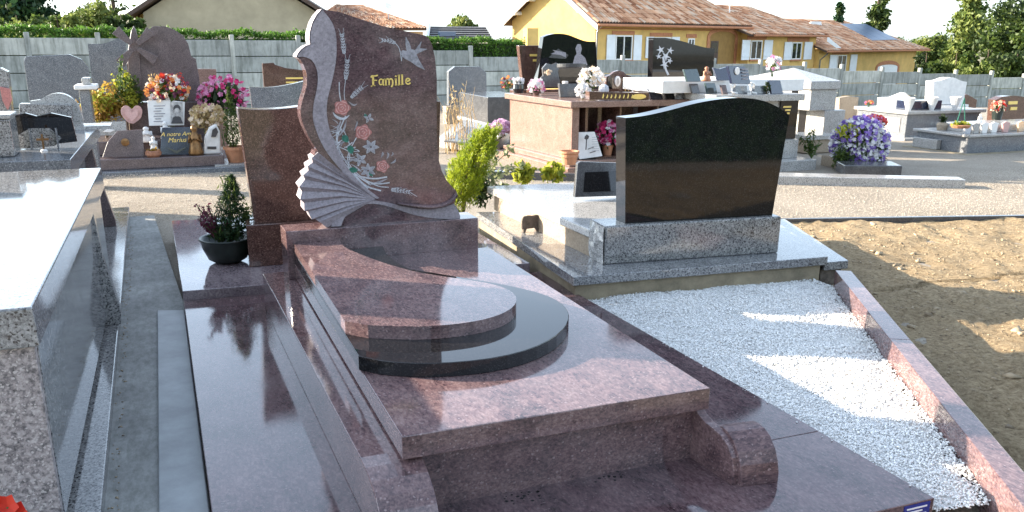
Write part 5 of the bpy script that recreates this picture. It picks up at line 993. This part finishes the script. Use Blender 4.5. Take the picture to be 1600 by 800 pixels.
t, q = stele('headstone', 'brown headstone with white capped curve and gilt lines at the right edge', [(1553, 200), (1556, 156), (1567, 151)]+smoothpts([(1567, 151), (1585, 149), (1605, 152), (1625, 162)], 2)+[(1630, 200)], R2[2]+1.5, .16, 'brown')
for k in range(2): a = PY(1576+3*k, 161+9*k, R2[2]+1.49); MB().box(a[0], a[0]+.22-.06*k, R2[2]+1.488, R2[2]+1.502, a[2]-.025, a[2]+.03).build('gilt_line', 'gold', t)
bouquet('cream_red_bouquet', 'cream and red bouquet in dark urn beside brown headstone at right', 'flowers', 1560, 168, 15, np.array([0, R2[2]+.9, z2+.11]), ['p_cream', 'p_cream', 'p_red'], 70, (.1, .2, 'darkpot'), 'leaf', .9, .03)
p = P(12, 792, .5); 
t = thing('red_flower', 'red petals of a flower in the lower left corner beside the grey tomb', 'flower', P(20, 800, .35)); c = PY(12, 792, 2.55); blossoms('petal', [c, c+[-.04, .01, -.02], c+[.02, 0, -.035], c+[-.05, .0, .03]], .045, 'p_red', t, 6); MB().tube([c, c-[.03, 0, .4]], .004).build('stem', 'stem', t)

# ================================================================== CONCRETE FENCE, HEDGE
yw = 29.7
FX = [-13.2, -11.3, -9.4, -7.4, -5.45, -3.53, -1.65, .26, 2.17, 4.22, 6.17, 8.12, 10.08, 12.07, 14.06, 16.05, 18.05, 20.05, 22.24, 24.41, 26.32, 28.48, 30.58, 32.66, 34.82, 36.87, 39.0, 41.0, 43.0, 45.0]
FZ = [1.62, 1.62, 1.62, 1.62, 1.60, 1.61, 1.60, 1.57, 1.56, 1.50, 1.38, 1.25, 1.03, .98, .92, .88, .80, .74, .65, .54, .42, .36, .27, .21, .06, .02, -.05, -.1, -.2]
fence = thing('concrete_fence', 'grey precast concrete fence of stacked panels stepping down to the right', 'fence', (15, yw, -1))
pan = {}
for i in range(len(FZ)):
    for k in range(5):
        z1 = FZ[i]-.5*k; jit = random.uniform(-.008, .008)
        MB().box(FX[i]+.065, FX[i+1]-.065, yw-.03+jit, yw+.03+jit, z1-.478, z1).build('panel', 'fence', fence, .012)
for i, x in enumerate(FX):
    zt3 = max(FZ[min(i, len(FZ)-1)], FZ[max(i-1, 0)])+.16
    MB().box(x-.07, x+.07, yw-.075, yw+.075, gz(x, yw)-.6, zt3).build('post', 'fence', fence, .02)
def hedge(name, label, u0, u1, tops, y, zb):
    x0 = PY(u0, 60, y)[0]; x1 = PY(u1, 60, y)[0]; t = thing(name, label, 'hedge', ((x0+x1)/2, y, -1)); n = int((x1-x0)*900)
    ux = rng.uniform(x0, x1, n); fr = (ux-x0)/(x1-x0); zt = tops[0]+(tops[1]-tops[0])*fr+.04*np.sin(ux*3.1)+.03*np.sin(ux*7.7)
    k = rng.random(n); yy = np.where(k < .5, y+rng.uniform(-.06, .06, n), y+rng.uniform(0, .9, n)); zz = np.where(k < .5, zb+(zt-zb)*rng.random(n), zt+rng.normal(size=n)*.045)
    leaves('foliage', np.c_[ux, yy, zz], .13, 'hedge', t, .4, .5)
    MB().box(x0, x1, y+.05, y+.9, -1.5, min(tops)-.08).build('inner_mass', 'leaf_dark', t)
    return t
hedge('clipped_hedge', 'long clipped green hedge along the top of the fence at left', -60, 640, (PY(0, 43, 30.0)[2], PY(480, 55, 30.0)[2]-.05), 30.0, .9)
hedge('clipped_hedge', 'clipped green hedge above the fence between slate roof and ochre house', 640, 822, (PY(680, 62, 30.0)[2], PY(812, 65, 30.0)[2]), 30.0, .7)

hedge2 = thing('cypress_hedge', 'dark cypress hedge behind the viewer, mirrored in black headstone', 'hedge', (8, -1.6, 0)); n = 9000
leaves('foliage', np.c_[rng.uniform(3.6, 15, n), -1.2-rng.random(n)**2*.9, rng.uniform(-.05, 2.3, n)], .14, 'conifer', hedge2, .3, .8); MB().box(3.7, 15, -2.2, -1.35, -.1, 2.1).build('inner_mass', 'conifer', hedge2)
# ================================================================== HOUSES
class Wall:
    """upright plane through two ground points; s runs along it, n points to the camera"""
    def __init__(w, a, c): w.a = np.array(a[:2]); d = np.array(c[:2])-w.a; w.L = np.linalg.norm(d); w.e = d/w.L; w.n = np.array([w.e[1], -w.e[0]])
    def hit(w, u, v):
        r = ROT@_d(u, v); A_ = np.array([[r[0], -w.e[0]], [r[1], -w.e[1]]]); t, s = np.linalg.solve(A_, w.a-CAM[:2]); return s, CAM[2]+t*r[2]
    def pt(w, s, o, z): q = w.a+w.e*s+w.n*o; return (q[0], q[1], z)
    def poly(w, sz, o0, o1, b=None):            # (s, z) outline, from offset o0 (back) to o1 (front)
        n = len(sz); vs = [w.pt(s, o1, z) for s, z in sz]+[w.pt(s, o0, z) for s, z in sz]; b = b or MB()
        return b.add(vs, [tuple(range(n)), tuple(range(2*n-1, n-1, -1))]+[(i, n+i, n+(i+1) % n, (i+1) % n) for i in range(n)])
    def rect(w, s0, s1, z0, z1, o0, o1, b=None): return w.poly([(s0, z0), (s1, z0), (s1, z1), (s0, z1)], o0, o1, b)
    def px(w, u0, u1, v0, v1): a = w.hit(u0, v1); c = w.hit(u1, v1); d = w.hit(u0, v0); return a[0], c[0], a[1], d[1]
def window(w, u0, u1, v0, v1, par, sh=(), lintel=None, flat=True):
    s0, s1, z0, z1 = w.px(u0, u1, v0, v1); wo = thing if False else None
    f = MB(); fw = .07
    for r in ((s0, s0+fw, z0, z1), (s1-fw, s1, z0, z1), (s0+fw, s1-fw, z0, z0+fw), (s0+fw, s1-fw, z1-fw, z1), ((s0+s1)/2-fw/2, (s0+s1)/2+fw/2, z0+fw, z1-fw)): w.rect(*r, .005, .06, f)
    fo = f.build('window_frame', 'white_paint', par)
    for a, c in ((s0+fw, (s0+s1)/2-fw/2), ((s0+s1)/2+fw/2, s1-fw)): w.rect(a, c, z0+fw, z1-fw, .004, .02).build('pane', 'glass', fo)
    w.rect(s0-.06, s1+.06, z0-.10, z0-.003, .004, .11).build('sill', 'brickred', par)
    for (a, c) in sh:
        q0, q1 = w.px(a, c, v0, v1)[:2]; so = w.rect(q0, q1, z0-.02, z1+.02, .03, .075).build('shutter', 'shutter', par)
        for k in range(1, 3): w.rect(q0+.02, q1-.02, z0+(z1-z0)*(.15 if k == 1 else .82), z0+(z1-z0)*(.15 if k == 1 else .82)+.07, .0755, .10).build('batten', 'shutter', so)
    if lintel: q0, q1, zz0, zz1 = w.px(*lintel); w.rect(q0, q1, max(zz0, z1+.01), zz1, .006, .035).build('lintel', 'brickred', par)
def tiled(name, quad, par, mat='tile', pitch=.24, row=.42, amp=.085, th=.12):
    """canal-tile slope on quad eaveL, eaveR, ridgeR, ridgeL: every tile a bent island"""
    A_, B_, C_, D_ = [np.array(q, float) for q in quad]; nrm = np.cross(B_-A_, D_-A_); nrm /= np.linalg.norm(nrm)
    if nrm[2] < 0: nrm = -nrm
    nc = max(3, int(max(np.linalg.norm(B_-A_), np.linalg.norm(C_-D_))/pitch)); nr = max(2, int(np.linalg.norm(D_-A_)/row)); Vv = []; Ff = []
    pt = lambda s, t: (A_*(1-s)+B_*s)*(1-t)+(D_*(1-s)+C_*s)*t
    for j in range(nr):
        for i in range(nc):
            k = len(Vv); jz = random.uniform(0, .02)
            for t_, lift in ((j/nr, .012+jz), ((j+1.08)/nr, 0)):
                t_ = min(t_, 1.0)
                for a, h in ((0, 0), (.25, .8), (.5, 1), (.75, .8), (1, 0)): Vv.append(pt((i+a*.96)/nc, t_)+nrm*(h*amp+lift))
            for a in range(4): Ff.append((k+a, k+a+1, k+a+6, k+a+5))
    o = raw(name, np.array(Vv), np.array(Ff), mat, par); o['kind'] = 'stuff'
    b = MB(); b.add([A_-nrm*th, B_-nrm*th, C_-nrm*th, D_-nrm*th, A_, B_, C_, D_], [(0, 1, 2, 3), (7, 6, 5, 4), (0, 4, 5, 1), (1, 5, 6, 2), (2, 6, 7, 3), (3, 7, 4, 0)]); b.build('roof_deck', 'wood', par)
    return o
# the ochre house, three stepped wings in one line
VPu = 2300; c0 = PD(930, 60, 46.0); dirv = ROT@_d(VPu, 66); dirv[2] = 0; dirv /= np.linalg.norm(dirv)
W1 = Wall(c0, c0+dirv*10)
hs_ = thing('ochre_house', 'long ochre house with terracotta tile roofs and white shutters beyond the fence', 'house', (c0[0], c0[1], -1.2))
sR, zE = W1.hit(1160, 33); s1b, zE2 = W1.hit(1278, 56); zE1 = W1.hit(930, 26)[1]
W1.rect(0, sR-.0, -2, zE1-.02, -6.38, 0).build('wall', 'ochre', hs_)
# gable end towards the left, in the sun
gN = -W1.n; ridge_o = -4.6; ridgez = zE1+2.1
vs = [W1.pt(-.004, 0, -2), W1.pt(-.004, -6.4, -2), W1.pt(-.004, -6.4, zE1), W1.pt(-.004, -3.2, ridgez), W1.pt(-.004, 0, zE1)]
vs2 = [(p[0]+W1.e[0]*.2, p[1]+W1.e[1]*.2, p[2]) for p in vs]
MB().add(vs+vs2, [(0, 1, 2, 3, 4), (9, 8, 7, 6, 5)]+[(i, 5+i, 5+(i+1) % 5, (i+1) % 5) for i in range(5)]).build('gable_wall', 'ochre', hs_)
def E3(s, o, z): return np.array(W1.pt(s, o, z))
sl = 2.1/3.2
tiled('roof_tiles', (E3(-.5, .55, zE1-.55*sl+.05), E3(sR+.3, .55, zE1-.55*sl+.05), E3(sR-2.8, -3.2, ridgez+.05), E3(-.5, -3.2, ridgez+.05)), hs_)
tiled('roof_tiles', (E3(sR+.3, -6.9, zE1-.5*sl), E3(-.5, -6.9, zE1-.5*sl), E3(-.5, -3.2, ridgez+.04), E3(sR-2.8, -3.2, ridgez+.04)), hs_)
b = MB(); MB().add([E3(sR+.3, .55, zE1-.55*sl+.06), E3(sR+.3, -6.9, zE1-.5*sl+.06), E3(sR-2.8, -3.2, ridgez+.06), E3(sR+.25, .5, zE1-.5), E3(sR+.25, -6.8, zE1-.5)], [(0, 1, 2), (3, 4, 1, 0), (0, 2, 3), (1, 4, 2), (3, 2, 4)]).build('hip_end', 'tile', hs_)
# white barge boards and purlin ends on the gable
for (o0, z0, o1, z1) in ((.6, zE1-.6*sl-.02, -3.2, ridgez-.02), (-7.0, zE1-.6*sl-.02, -3.2, ridgez-.02)):
    a = E3(-.56, o0, z0); c = E3(-.56, o1, z1); d = W1.e*.06; MB().add([a, c, c+[0, 0, -.26], a+[0, 0, -.26], a+[d[0], d[1], 0], c+[d[0], d[1], 0], c+[d[0], d[1], -.26], a+[d[0], d[1], -.26]], [(0, 1, 2, 3), (7, 6, 5, 4), (0, 4, 5, 1), (1, 5, 6, 2), (2, 6, 7, 3), (3, 7, 4, 0)]).build('barge_board', 'white_paint', hs_)
for o0 in (-.8, -1.8, -4.6, -5.7): z0 = zE1+2.1-abs(o0+3.2)*sl-.22; MB().tube([E3(-.55, o0, z0), E3(.0, o0, z0)], .11, 6).build('purlin_end', 'white_paint', hs_)
# gutter along the eave, cornice band, downpipe
MB().tube([E3(-.5, .62, zE1-.62*sl-.02), E3(sR+.3, .62, zE1-.62*sl-.02)], .075, 8).build('gutter', 'brickred', hs_)
MB().tube([E3(.0, .55, zE1-.4), E3(.02, .1, zE1-.75), E3(.02, .07, -1.5)], .05, 6).build('downpipe', 'gutter', hs_)
W1.rect(0, sR, zE1-.62, zE1-.56, .002, .03).build('string_course', 'brickred', hs_)
window(W1, 960, 986, 55, 94, hs_, ((946, 959), (988, 1000)), (956, 991, 48, 54))
window(W1, 1020, 1046, 58, 90, hs_, ((1007, 1019), (1047, 1059)), (1015, 1050, 51, 57))
window(W1, 1074, 1084, 60, 72, hs_, (), (1072, 1088, 53, 59))
# arched porch
def arch(w, u0, u1, vs_, vt, par, ring=.28, depth=-1.6, vb=130):
    s0, s1, z0, z1 = w.px(u0, u1, vs_, vb); zs_ = w.hit(u0, vs_)[1]; zt = w.hit((u0+u1)/2, vt)[1]; r = (s1-s0)/2; sc0 = (s0+s1)/2; h = zt-zs_
    inn = [(sc0-r*math.cos(a), zs_+h*math.sin(a)) for a in np.linspace(0, math.pi, 13)]; ou = [(sc0-(r+ring)*math.cos(a), zs_+(h+ring)*math.sin(a)) for a in np.linspace(0, math.pi, 13)]
    w.poly([(s0, z0)]+inn+[(s1, z0), (s1+ring, z0)]+ou[::-1]+[(s0-ring, z0)], .006, .05).build('arch_surround', 'brickred', par)
    return s0, s1, z0, inn
s0, s1, z0, inn = arch(W1, 1104, 1143, 58, 49, hs_)
W1.poly([(s0, z0)]+inn+[(s1, z0)], .003, .012).build('porch_shade', plain('porch_shade_paint', (0.30, 0.17, 0.05), 0.9, 0.15, 3), hs_)  # shade of the porch recess painted as a flat dark ochre panel
q = W1.px(1108, 1120, 64, 100); W1.rect(q[0], q[1], q[2], q[3], .0125, .03).build('porch_door', 'wood', hs_); W1.rect(q[0]+.1, q[1]-.1, q[3]-.7, q[3]-.1, .0305, .04).build('door_pane', 'glass', hs_)
# second wing
W2 = Wall(E3(sR+.02, .6, 0), E3(sR+10, .6, 0)); a0, zE2 = W2.hit(1158, 51); s2R = W2.hit(1276, 56)[0]
rz2 = W2.hit(1180, 18)[1]
W2.rect(0, s2R, -2.4, zE2, -7, 0).build('wall', 'ochre', hs_)
F3 = lambda s, o, z: np.array(W2.pt(s, o, z)); ro2 = -4.0; rz2 = zE2+1.75
tiled('roof_tiles', (F3(-.7, .6, zE2-.12), F3(s2R+.5, .6, zE2-.12), F3(s2R-2.6, ro2, rz2), F3(-2.4, ro2, rz2)), hs_)
tiled('roof_tiles', (F3(s2R+.5, .6, zE2-.12), F3(s2R+.5, -8, zE2-.12), F3(s2R-2.5, ro2, rz2), F3(s2R-2.6, ro2, rz2)), hs_)
MB().tube([F3(-.5, .66, zE2-.16), F3(s2R+.5, .66, zE2-.16)], .07, 8).build('gutter', 'brickred', hs_)
window(W2, 1171, 1188, 63, 93, hs_, ((1157, 1169), (1191, 1204)), (1167, 1197, 56, 62))
window(W2, 1235, 1250, 66, 93, hs_, ((1223, 1234), (1254, 1266)), (1230, 1264, 58, 65))
# third wing, lower, with solar panels
W3 = Wall(F3(s2R+.02, .3, 0), F3(s2R+10, .3, 0)); zE3 = W3.hit(1300, 77)[1]; s3R = W3.hit(1432, 80)[0]
s3L = W3.hit(1293, 80)[0]
W3.rect(0, s3R, -2.8, zE3, -8, 0).build('wall', 'ochre', hs_)
G3 = lambda s, o, z: np.array(W3.pt(s, o, z)); rz3 = zE3+2.1; ro3 = -5.0
eL, eR, rR, rL = G3(-.2, .7, zE3-.1), G3(s3R+.9, .7, zE3-.1), G3(s3R-3.2, ro3, rz3), G3(-.9, ro3, rz3)
tiled('roof_tiles', (eL, eR, rR, rL), hs_)
tiled('roof_tiles', (eR, G3(s3R+.9, -10, zE3-.1), G3(s3R-3.1, ro3, rz3), rR), hs_)
MB().tube([eL+[0, 0, -.04], eR+[0, 0, -.04]], .07, 8).build('gutter', 'brickred', hs_)
MB().tube([G3(.15, .6, zE3-.25), G3(.1, .1, zE3-.7), G3(.1, .07, -2)], .05, 6).build('downpipe', 'gutter', hs_); MB().tube([G3(s3R+.3, .6, zE3-.25), G3(s3R+.05, .1, zE3-.7), G3(s3R+.05, .07, -2.4)], .05, 6).build('downpipe', 'gutter', hs_)
def roofpt(u, v, up=.12):
    n_ = np.cross(eR-eL, rL-eL); n_ /= np.linalg.norm(n_); n_ = n_ if n_[2] > 0 else -n_; r = ROT@_d(u, v); t_ = ((eL-CAM)@n_)/(r@n_); return CAM+r*t_+n_*up
sp_ = [roofpt(u, v) for u, v in ((1312, 39), (1351, 39), (1402, 64), (1362, 65))]
for i in range(2):
    for j in range(3):
        f = lambda s, t_: (sp_[0]*(1-s)+sp_[1]*s)*(1-t_)+(sp_[3]*(1-s)+sp_[2]*s)*t_
        qd = [f((j+.01)/3, (i+.01)/2), f((j+.99)/3, (i+.01)/2), f((j+.99)/3, (i+.99)/2), f((j+.01)/3, (i+.99)/2)]; dn = np.array([0, 0, -.1]); MB().add(qd+[q+dn for q in qd], [(0, 1, 2, 3), (7, 6, 5, 4), (0, 4, 5, 1), (1, 5, 6, 2), (2, 6, 7, 3), (3, 7, 4, 0)]).build('solar_panel', 'solar', hs_)
q = roofpt(1276, 41, .1); MB().add([q+[-.8, 0, -.25], q+[.8, .3, -.25], q+[.6, .3, .25], q+[-.6, 0, .25], q+[-.8, .6, -.25], q+[.8, .9, -.25]], [(0, 1, 2, 3), (0, 3, 4), (1, 5, 2), (3, 2, 5, 4)]).build('roof_light', 'white_paint', hs_)
window(W3, 1305, 1319, 86, 118, hs_, ((1293, 1304), (1325, 1335)), (1300, 1326, 79, 85))
s0, s1, z0, inn = arch(W3, 1364, 1395, 106, 101, hs_, .3, vb=160); W3.poly([(s0, z0)]+inn+[(s1, z0)], .003, .02).build('garage_door', 'white_paint', hs_)
MB().add([F3(s2R+.3, .65, zE2-.2), F3(s2R+.36, .65, zE2-.2), F3(s2R+2.3, .75, zE3+.1), F3(s2R+2.3, .75, zE3-.15), F3(s2R+.3, .65, zE2-.5)], [(0, 1, 2), (0, 2, 3, 4)]).build('barge_board', 'white_paint', hs_)
MB().tube([PD(1140, 20, 52), PD(1140, -12, 52)], .03, 5).build('flue', 'white_paint', hs_)
# porch pier on the left of the gable
q = PD(829, 60, 44.0); hp_ = MB().box(q[0]-.3, q[0]+.3, q[1]-.3, q[1]+.3, -1.5, float(PD(829, 44, 44)[2])).build('porch_pier', 'ochre', hs_)
# beige house with big gable at left rear
D1 = 41.0; a = PD(228, 60, D1); c = PD(520, 60, D1+1.2); WB = Wall(a, c); hb = thing('beige_house', 'big beige gabled house with dark brown eaves behind the left hedge', 'house', (a[0], a[1], -1))
zEb = WB.hit(228, 20)[1]; sB = WB.hit(500, 20)[0]; hz = 2.5; WB.poly([(0, -2), (sB, -2), (sB, zEb), (sB/2, zEb+hz), (0, zEb)], -9, 0).build('wall', 'beige_render', hb)
for (s0, s1) in ((-.9, sB/2), (sB+.9, sB/2)):
    z0 = zEb-.9*hz/(sB/2)+.12; z1 = zEb+hz+.12; vs = [WB.pt(s0, .6, z0), WB.pt(s1, .6, z1), WB.pt(s1, -9.6, z1), WB.pt(s0, -9.6, z0)]; MB().add(vs+[(x, y, z+.2) for x, y, z in vs], [(0, 1, 2, 3), (7, 6, 5, 4), (0, 4, 5, 1), (1, 5, 6, 2), (2, 6, 7, 3), (3, 7, 4, 0)]).build('roof', 'wood', hb)
a2 = PD(206, 60, D1+3.5); WL = Wall(a2, a); WL.rect(0, WL.L, -2, float(PD(206, 24, D1+3)[2]), -3, 0).build('side_wall', 'ochre', hb); MB().tube([PD(188, 22, D1+2.5), PD(222, 14, D1+.6)], .12, 6).build('gutter', 'shutter', hb)
q = WL.px(218, 226, 36, 50); WL.rect(q[0], q[1], q[2], q[3], .004, .05).build('shutter', 'brickred', hb)
# orange tiled roof and slate roof behind the carved headstone
e0 = PD(470, 45, 52); e1 = PD(672, 45, 58); ho = thing('orange_roof_house', 'house whose orange tile roof shows above the carved headstone', 'house', (e0[0], e0[1], -1))
up_ = np.array([.6, 3.5, 0]); r0 = PD(505, 7, 57); r1 = PD(590, 13, 60)
tiled('roof_tiles', (e0, e1, PD(565, 9, 60), PD(525, 8, 58)), ho); WO = Wall(e0, e1); WO.rect(.3, WO.L-.3, -2, min(e0[2], e1[2])-.1, -5, -.4).build('wall', 'beige_render', ho)
q = PD(606, 10, 56); sd = thing('satellite_dish', 'white round satellite dish on mast above the orange roof', 'satellite dish', PD(606, 24, 56)); MB().lathe((0, 0, 0), [(.01, 0), (.15, .02), (.26, .07), (.27, .075)], 16).build('dish', 'shutter', sd); o = sd.children[-1]; o.data.transform(Matrix.Translation(wloc(sd))); o.location = Vector(q)-wloc(sd); o.rotation_euler = (R_(65), 0, R_(20)); MB().tube([PD(607, 30, 56), q], .03, 5).build('mast', 'gutter', sd)
e0 = PD(668, 66, 46); e1 = PD(772, 66, 47); r0 = PD(672, 41, 50); r1 = PD(758, 42, 51); hg = thing('slate_roof_house', 'low house with grey slate roof and blue skylight behind the hedge', 'house', (e0[0], e0[1], -1))
rows = 7
for k in range(rows):
    t0, t1 = k/rows, (k+1.12)/rows; q = [e0+(r0-e0)*t0, e1+(r1-e1)*t0, e1+(r1-e1)*min(t1, 1), e0+(r0-e0)*min(t1, 1)]; u_ = np.array([0, -.05, .07]); b = MB(); b.add([q[0]+u_, q[1]+u_, q[2], q[3], q[0], q[1]], [(0, 1, 2, 3), (0, 4, 5, 1)]); b.build('slate_course', 'slate', hg)
Wg = Wall(e0, e1); Wg.rect(.2, Wg.L-.2, -2, e0[2]-.05, -4, -.3).build('wall', 'beige_render', hg)
MB().tube([e0+[-.05, 0, .1], r0+[-.05, 0, .1]], .1, 6).build('barge_board', 'white_paint', hg); MB().tube([e0+[-.05, 0, .1]+(r0-e0)*0, r0+[-.05, 0, .1]], .07, 6).build('gable_trim', 'white_paint', hg) if False else None
q = e0*.33+e1*.25+r0*.25+r1*.17; q = PD(699, 54, 47.6); MB().box(q[0]-.45, q[0]+.45, q[1]-.12, q[1]+.3, q[2]-.1, q[2]+.16).build('skylight', 'solar', hg)

# ================================================================== TREES
def tree(name, label, u, vt, wpx, D, vb=95, mats=('leaf',), n=4200, ls=.34, shape='round', group=None, clumps=34, pos=None):
    top = PD(u, vt, D) if pos is None else np.array(pos, float); g = gz(top[0], top[1])-.2; c0 = np.array([top[0], top[1], g]); H_ = top[2]-g; w_ = wpx/F*D/2
    t = thing(name, label, 'tree', c0, group)
    b = MB(); b.tube([c0, c0+[0, 0, H_*.35], c0+[.1, 0, H_*.7], c0+[.05, 0, H_*.95]], [max(.12, H_*.022), H_*.016, H_*.009, .02], 7); b.build('trunk', 'bark', t)
    cl = []
    for k in range(clumps):
        if shape == 'round': h = .30+.62*rng.random(); rr = w_*math.sqrt(max(.05, 1-((h-.56)/.46)**2))*rng.uniform(.3, .85)
        elif shape == 'poplar': h = .12+.84*rng.random(); rr = w_*math.sin(math.pi*min(1, .12+h*.86))**.6*rng.uniform(.1, .75)
        elif shape == 'cone': h = .10+.88*rng.random(); rr = w_*(1-h)*rng.uniform(.35, 1.0)
        else: h = .05+.85*rng.random(); rr = w_*rng.uniform(.1, .9)
        a = rng.uniform(0, 6.283); cl.append((c0[0]+rr*math.cos(a), c0[1]+rr*math.sin(a), g+H_*h, w_*(.38 if shape in ('round', 'bush') else .55 if shape == 'poplar' else .3)*rng.uniform(.6, 1.25)))
    lb = MB()
    for q in cl[::3]: lb.tube([c0+[0, 0, max(.3, (q[2]-g)*.6)], (np.array(q[:3])+c0+[0, 0, (q[2]-g)*.85])/2, q[:3]], [H_*.007, H_*.005, .015], 5)
    o = lb.build('limb', 'bark', t); o['kind'] = 'stuff'
    n = int(n*1.7); k = n//clumps; groups = [[] for _ in mats]
    for i, q in enumerate(cl): groups[i % len(mats)].append(ell(q[:3], (q[3]*1.1, q[3]*1.1, q[3]*.85), k, .25))
    for gq, m in zip(groups, mats):
        if gq: leaves('crown', np.concatenate(gq), ls, m, t, .55, .1)
    return t
tree('dark_cedar', 'dark dense evergreen tree at the upper left corner', 16, -40, 130, 52, mats=('leaf_dark', 'conifer'), n=7000, ls=.4, shape='round', clumps=44)
tree('small_dark_conifer', 'narrow dark conifer just right of the corner evergreen', 60, 8, 22, 50, mats=('conifer',), n=1500, ls=.3, shape='poplar', clumps=20)
tree('light_shrub_tree', 'bright green rounded bush behind the hedge at far left', 22, 17, 75, 40, mats=('leaf_light', 'leaf'), n=2600, ls=.24, shape='bush')
for (u, v, wd, D, lb, ms) in ((85, 20, 70, 38, 'light green bushy tree above the hedge, left of two', ('leaf_light', 'leaf')), (135, -6, 110, 42, 'tall light green tree above hedge beside beige house', ('leaf_light', 'leaf', 'leaf_light')), (185, 14, 60, 39, 'dark green bushy tree touching the beige house eave', ('leaf', 'leaf_dark'))):
    tree('broadleaf_tree', lb, u, v, wd, D, mats=ms, n=4200, ls=.26, shape='bush', clumps=30)
tree('bare_pine', 'tall thin pine with open branches above beige house eave', 170, -45, 130, 60, mats=('leaf_dark',), n=1200, ls=.35, shape='cone', clumps=40)
tree('round_tree', 'small round green tree behind the slate roof', 722, 21, 66, 66, mats=('leaf', 'leaf_light'), n=2600, ls=.35, shape='round')
tree('poplar', 'tall narrow poplar behind the tiled roof with solar panels', 1381, -60, 40, 75, mats=('leaf', 'leaf_light', 'leaf_dark'), n=3600, ls=.42, shape='poplar', clumps=46)
tree('small_spruce', 'small dark spruce tip above the third tiled roof', 1314, 4, 40, 70, mats=('conifer', 'leaf_dark'), n=900, ls=.4, shape='cone', clumps=26)
tree('pale_poplar', 'pale thin leaved tall tree at right beyond the fence', 1524, -30, 66, 60, mats=('leaf_light', 'leaf', 'leaf_light'), n=3000, ls=.36, shape='poplar', clumps=40)
tree('big_oak', 'large deep green tree at the right edge beyond the fence', 1632, -10, 175, 50, mats=('leaf', 'leaf_dark', 'leaf'), n=8000, ls=.3, shape='round', clumps=60)
for i, (u, v, wd, D, ms) in enumerate(((1462, 52, 70, 72, ('leaf_light', 'leaf')), (1495, 78, 60, 52, ('leaf', 'leaf_light')), (1448, 78, 46, 60, ('leaf', 'leaf_dark')), (1545, 72, 62, 50, ('leaf_light', 'leaf')), (1590, 80, 60, 46, ('leaf', 'leaf_dark')), (1430, 60, 60, 85, ('leaf', 'leaf_light')), (1510, 58, 80, 78, ('leaf', 'leaf_light')), (1570, 60, 90, 62, ('leaf', 'leaf_dark')))):
    tree('fence_tree', ('pale rounded tree behind the house corner at right', 'green bush over the fence near the right edge, middle', 'dark bush beside the last downpipe of ochre house', 'light bush over the fence below the pale tall tree', 'dark bush over fence at the right edge', 'far green tree behind the end of tiled roof', 'far tree filling the gap left of pale tall tree', 'dense tree between pale tall tree and edge tree')[i], u, v, wd, D, mats=ms, n=3000, ls=.28, shape='bush', clumps=26, group='trees beyond the fence at right')

for i, (u, v, wd, D, ms) in enumerate(((40, 4, 90, 56, ('leaf', 'leaf_dark')), (110, 8, 80, 44, ('leaf', 'leaf_light')), (160, 2, 80, 46, ('leaf', 'leaf_light', 'leaf_dark')), (200, 18, 50, 43, ('leaf', 'leaf_light')))):
    tree('hedge_tree', ('broad tree filling the gap below the corner evergreen', 'low leafy tree behind the hedge, second from the corner', 'leafy tree behind tall light green tree at left', 'small tree touching the gutter of the beige house')[i], u, v, wd, D, mats=ms, n=3600, ls=.26, shape='bush', clumps=30, group='trees behind the hedge at left')
# a belt of trees behind the viewer, seen mirrored in the polished granite
for i in range(6):
    tree('mirrored_tree', 'dark tree behind the viewer, mirrored in polished granite, number %d from the left' % (i+1) if False else ('first', 'second', 'third', 'fourth', 'fifth', 'last')[i]+' dark tree from the left in the belt behind the viewer', 0, 0, 190+30*(i % 3), 34, pos=(-9+5.2*i, -17-2.5*(i % 2), 5.6+1.6*((i*7) % 3)), mats=('leaf_dark', 'leaf'), n=2600, ls=.5, shape='bush', clumps=30, group='trees behind the viewer')

dq = np.concatenate([np.c_[np.array([LX(y) for y in yy])+rng.uniform(.003, .045, len(yy))**1.0, yy, np.full(len(yy), .047)] for yy in [rng.uniform(2.6, 8.6, 260)]])
o = pebbles('leaf_litter', dq, rng.uniform(.004, .016, len(dq)), 'clod', .4); o['kind'] = 'stuff'
sp = [P(u+rng.normal()*22, v+rng.normal()*6, pav+.0006) for u, v in [(945, 742)]*22+[(820, 778)]*26]
b = MB()
for q in sp:
    r = rng.uniform(.002, .0075); b.lathe((q[0], q[1], pav+.0004), [(r, 0), (r*.9, .0006)], 7)
o = b.build('water_drop', 'black', T); o['kind'] = 'stuff'
gq = scatter([(2.375, 4.2), (2.437, 2.1), (2.405, 2.1), (2.345, 4.2)], 26); o = pebbles('stray_chips', np.c_[gq, np.full(len(gq), pav+.004)], rng.uniform(.006, .013, len(gq)), 'whitepeb', .7); o['kind'] = 'stuff'
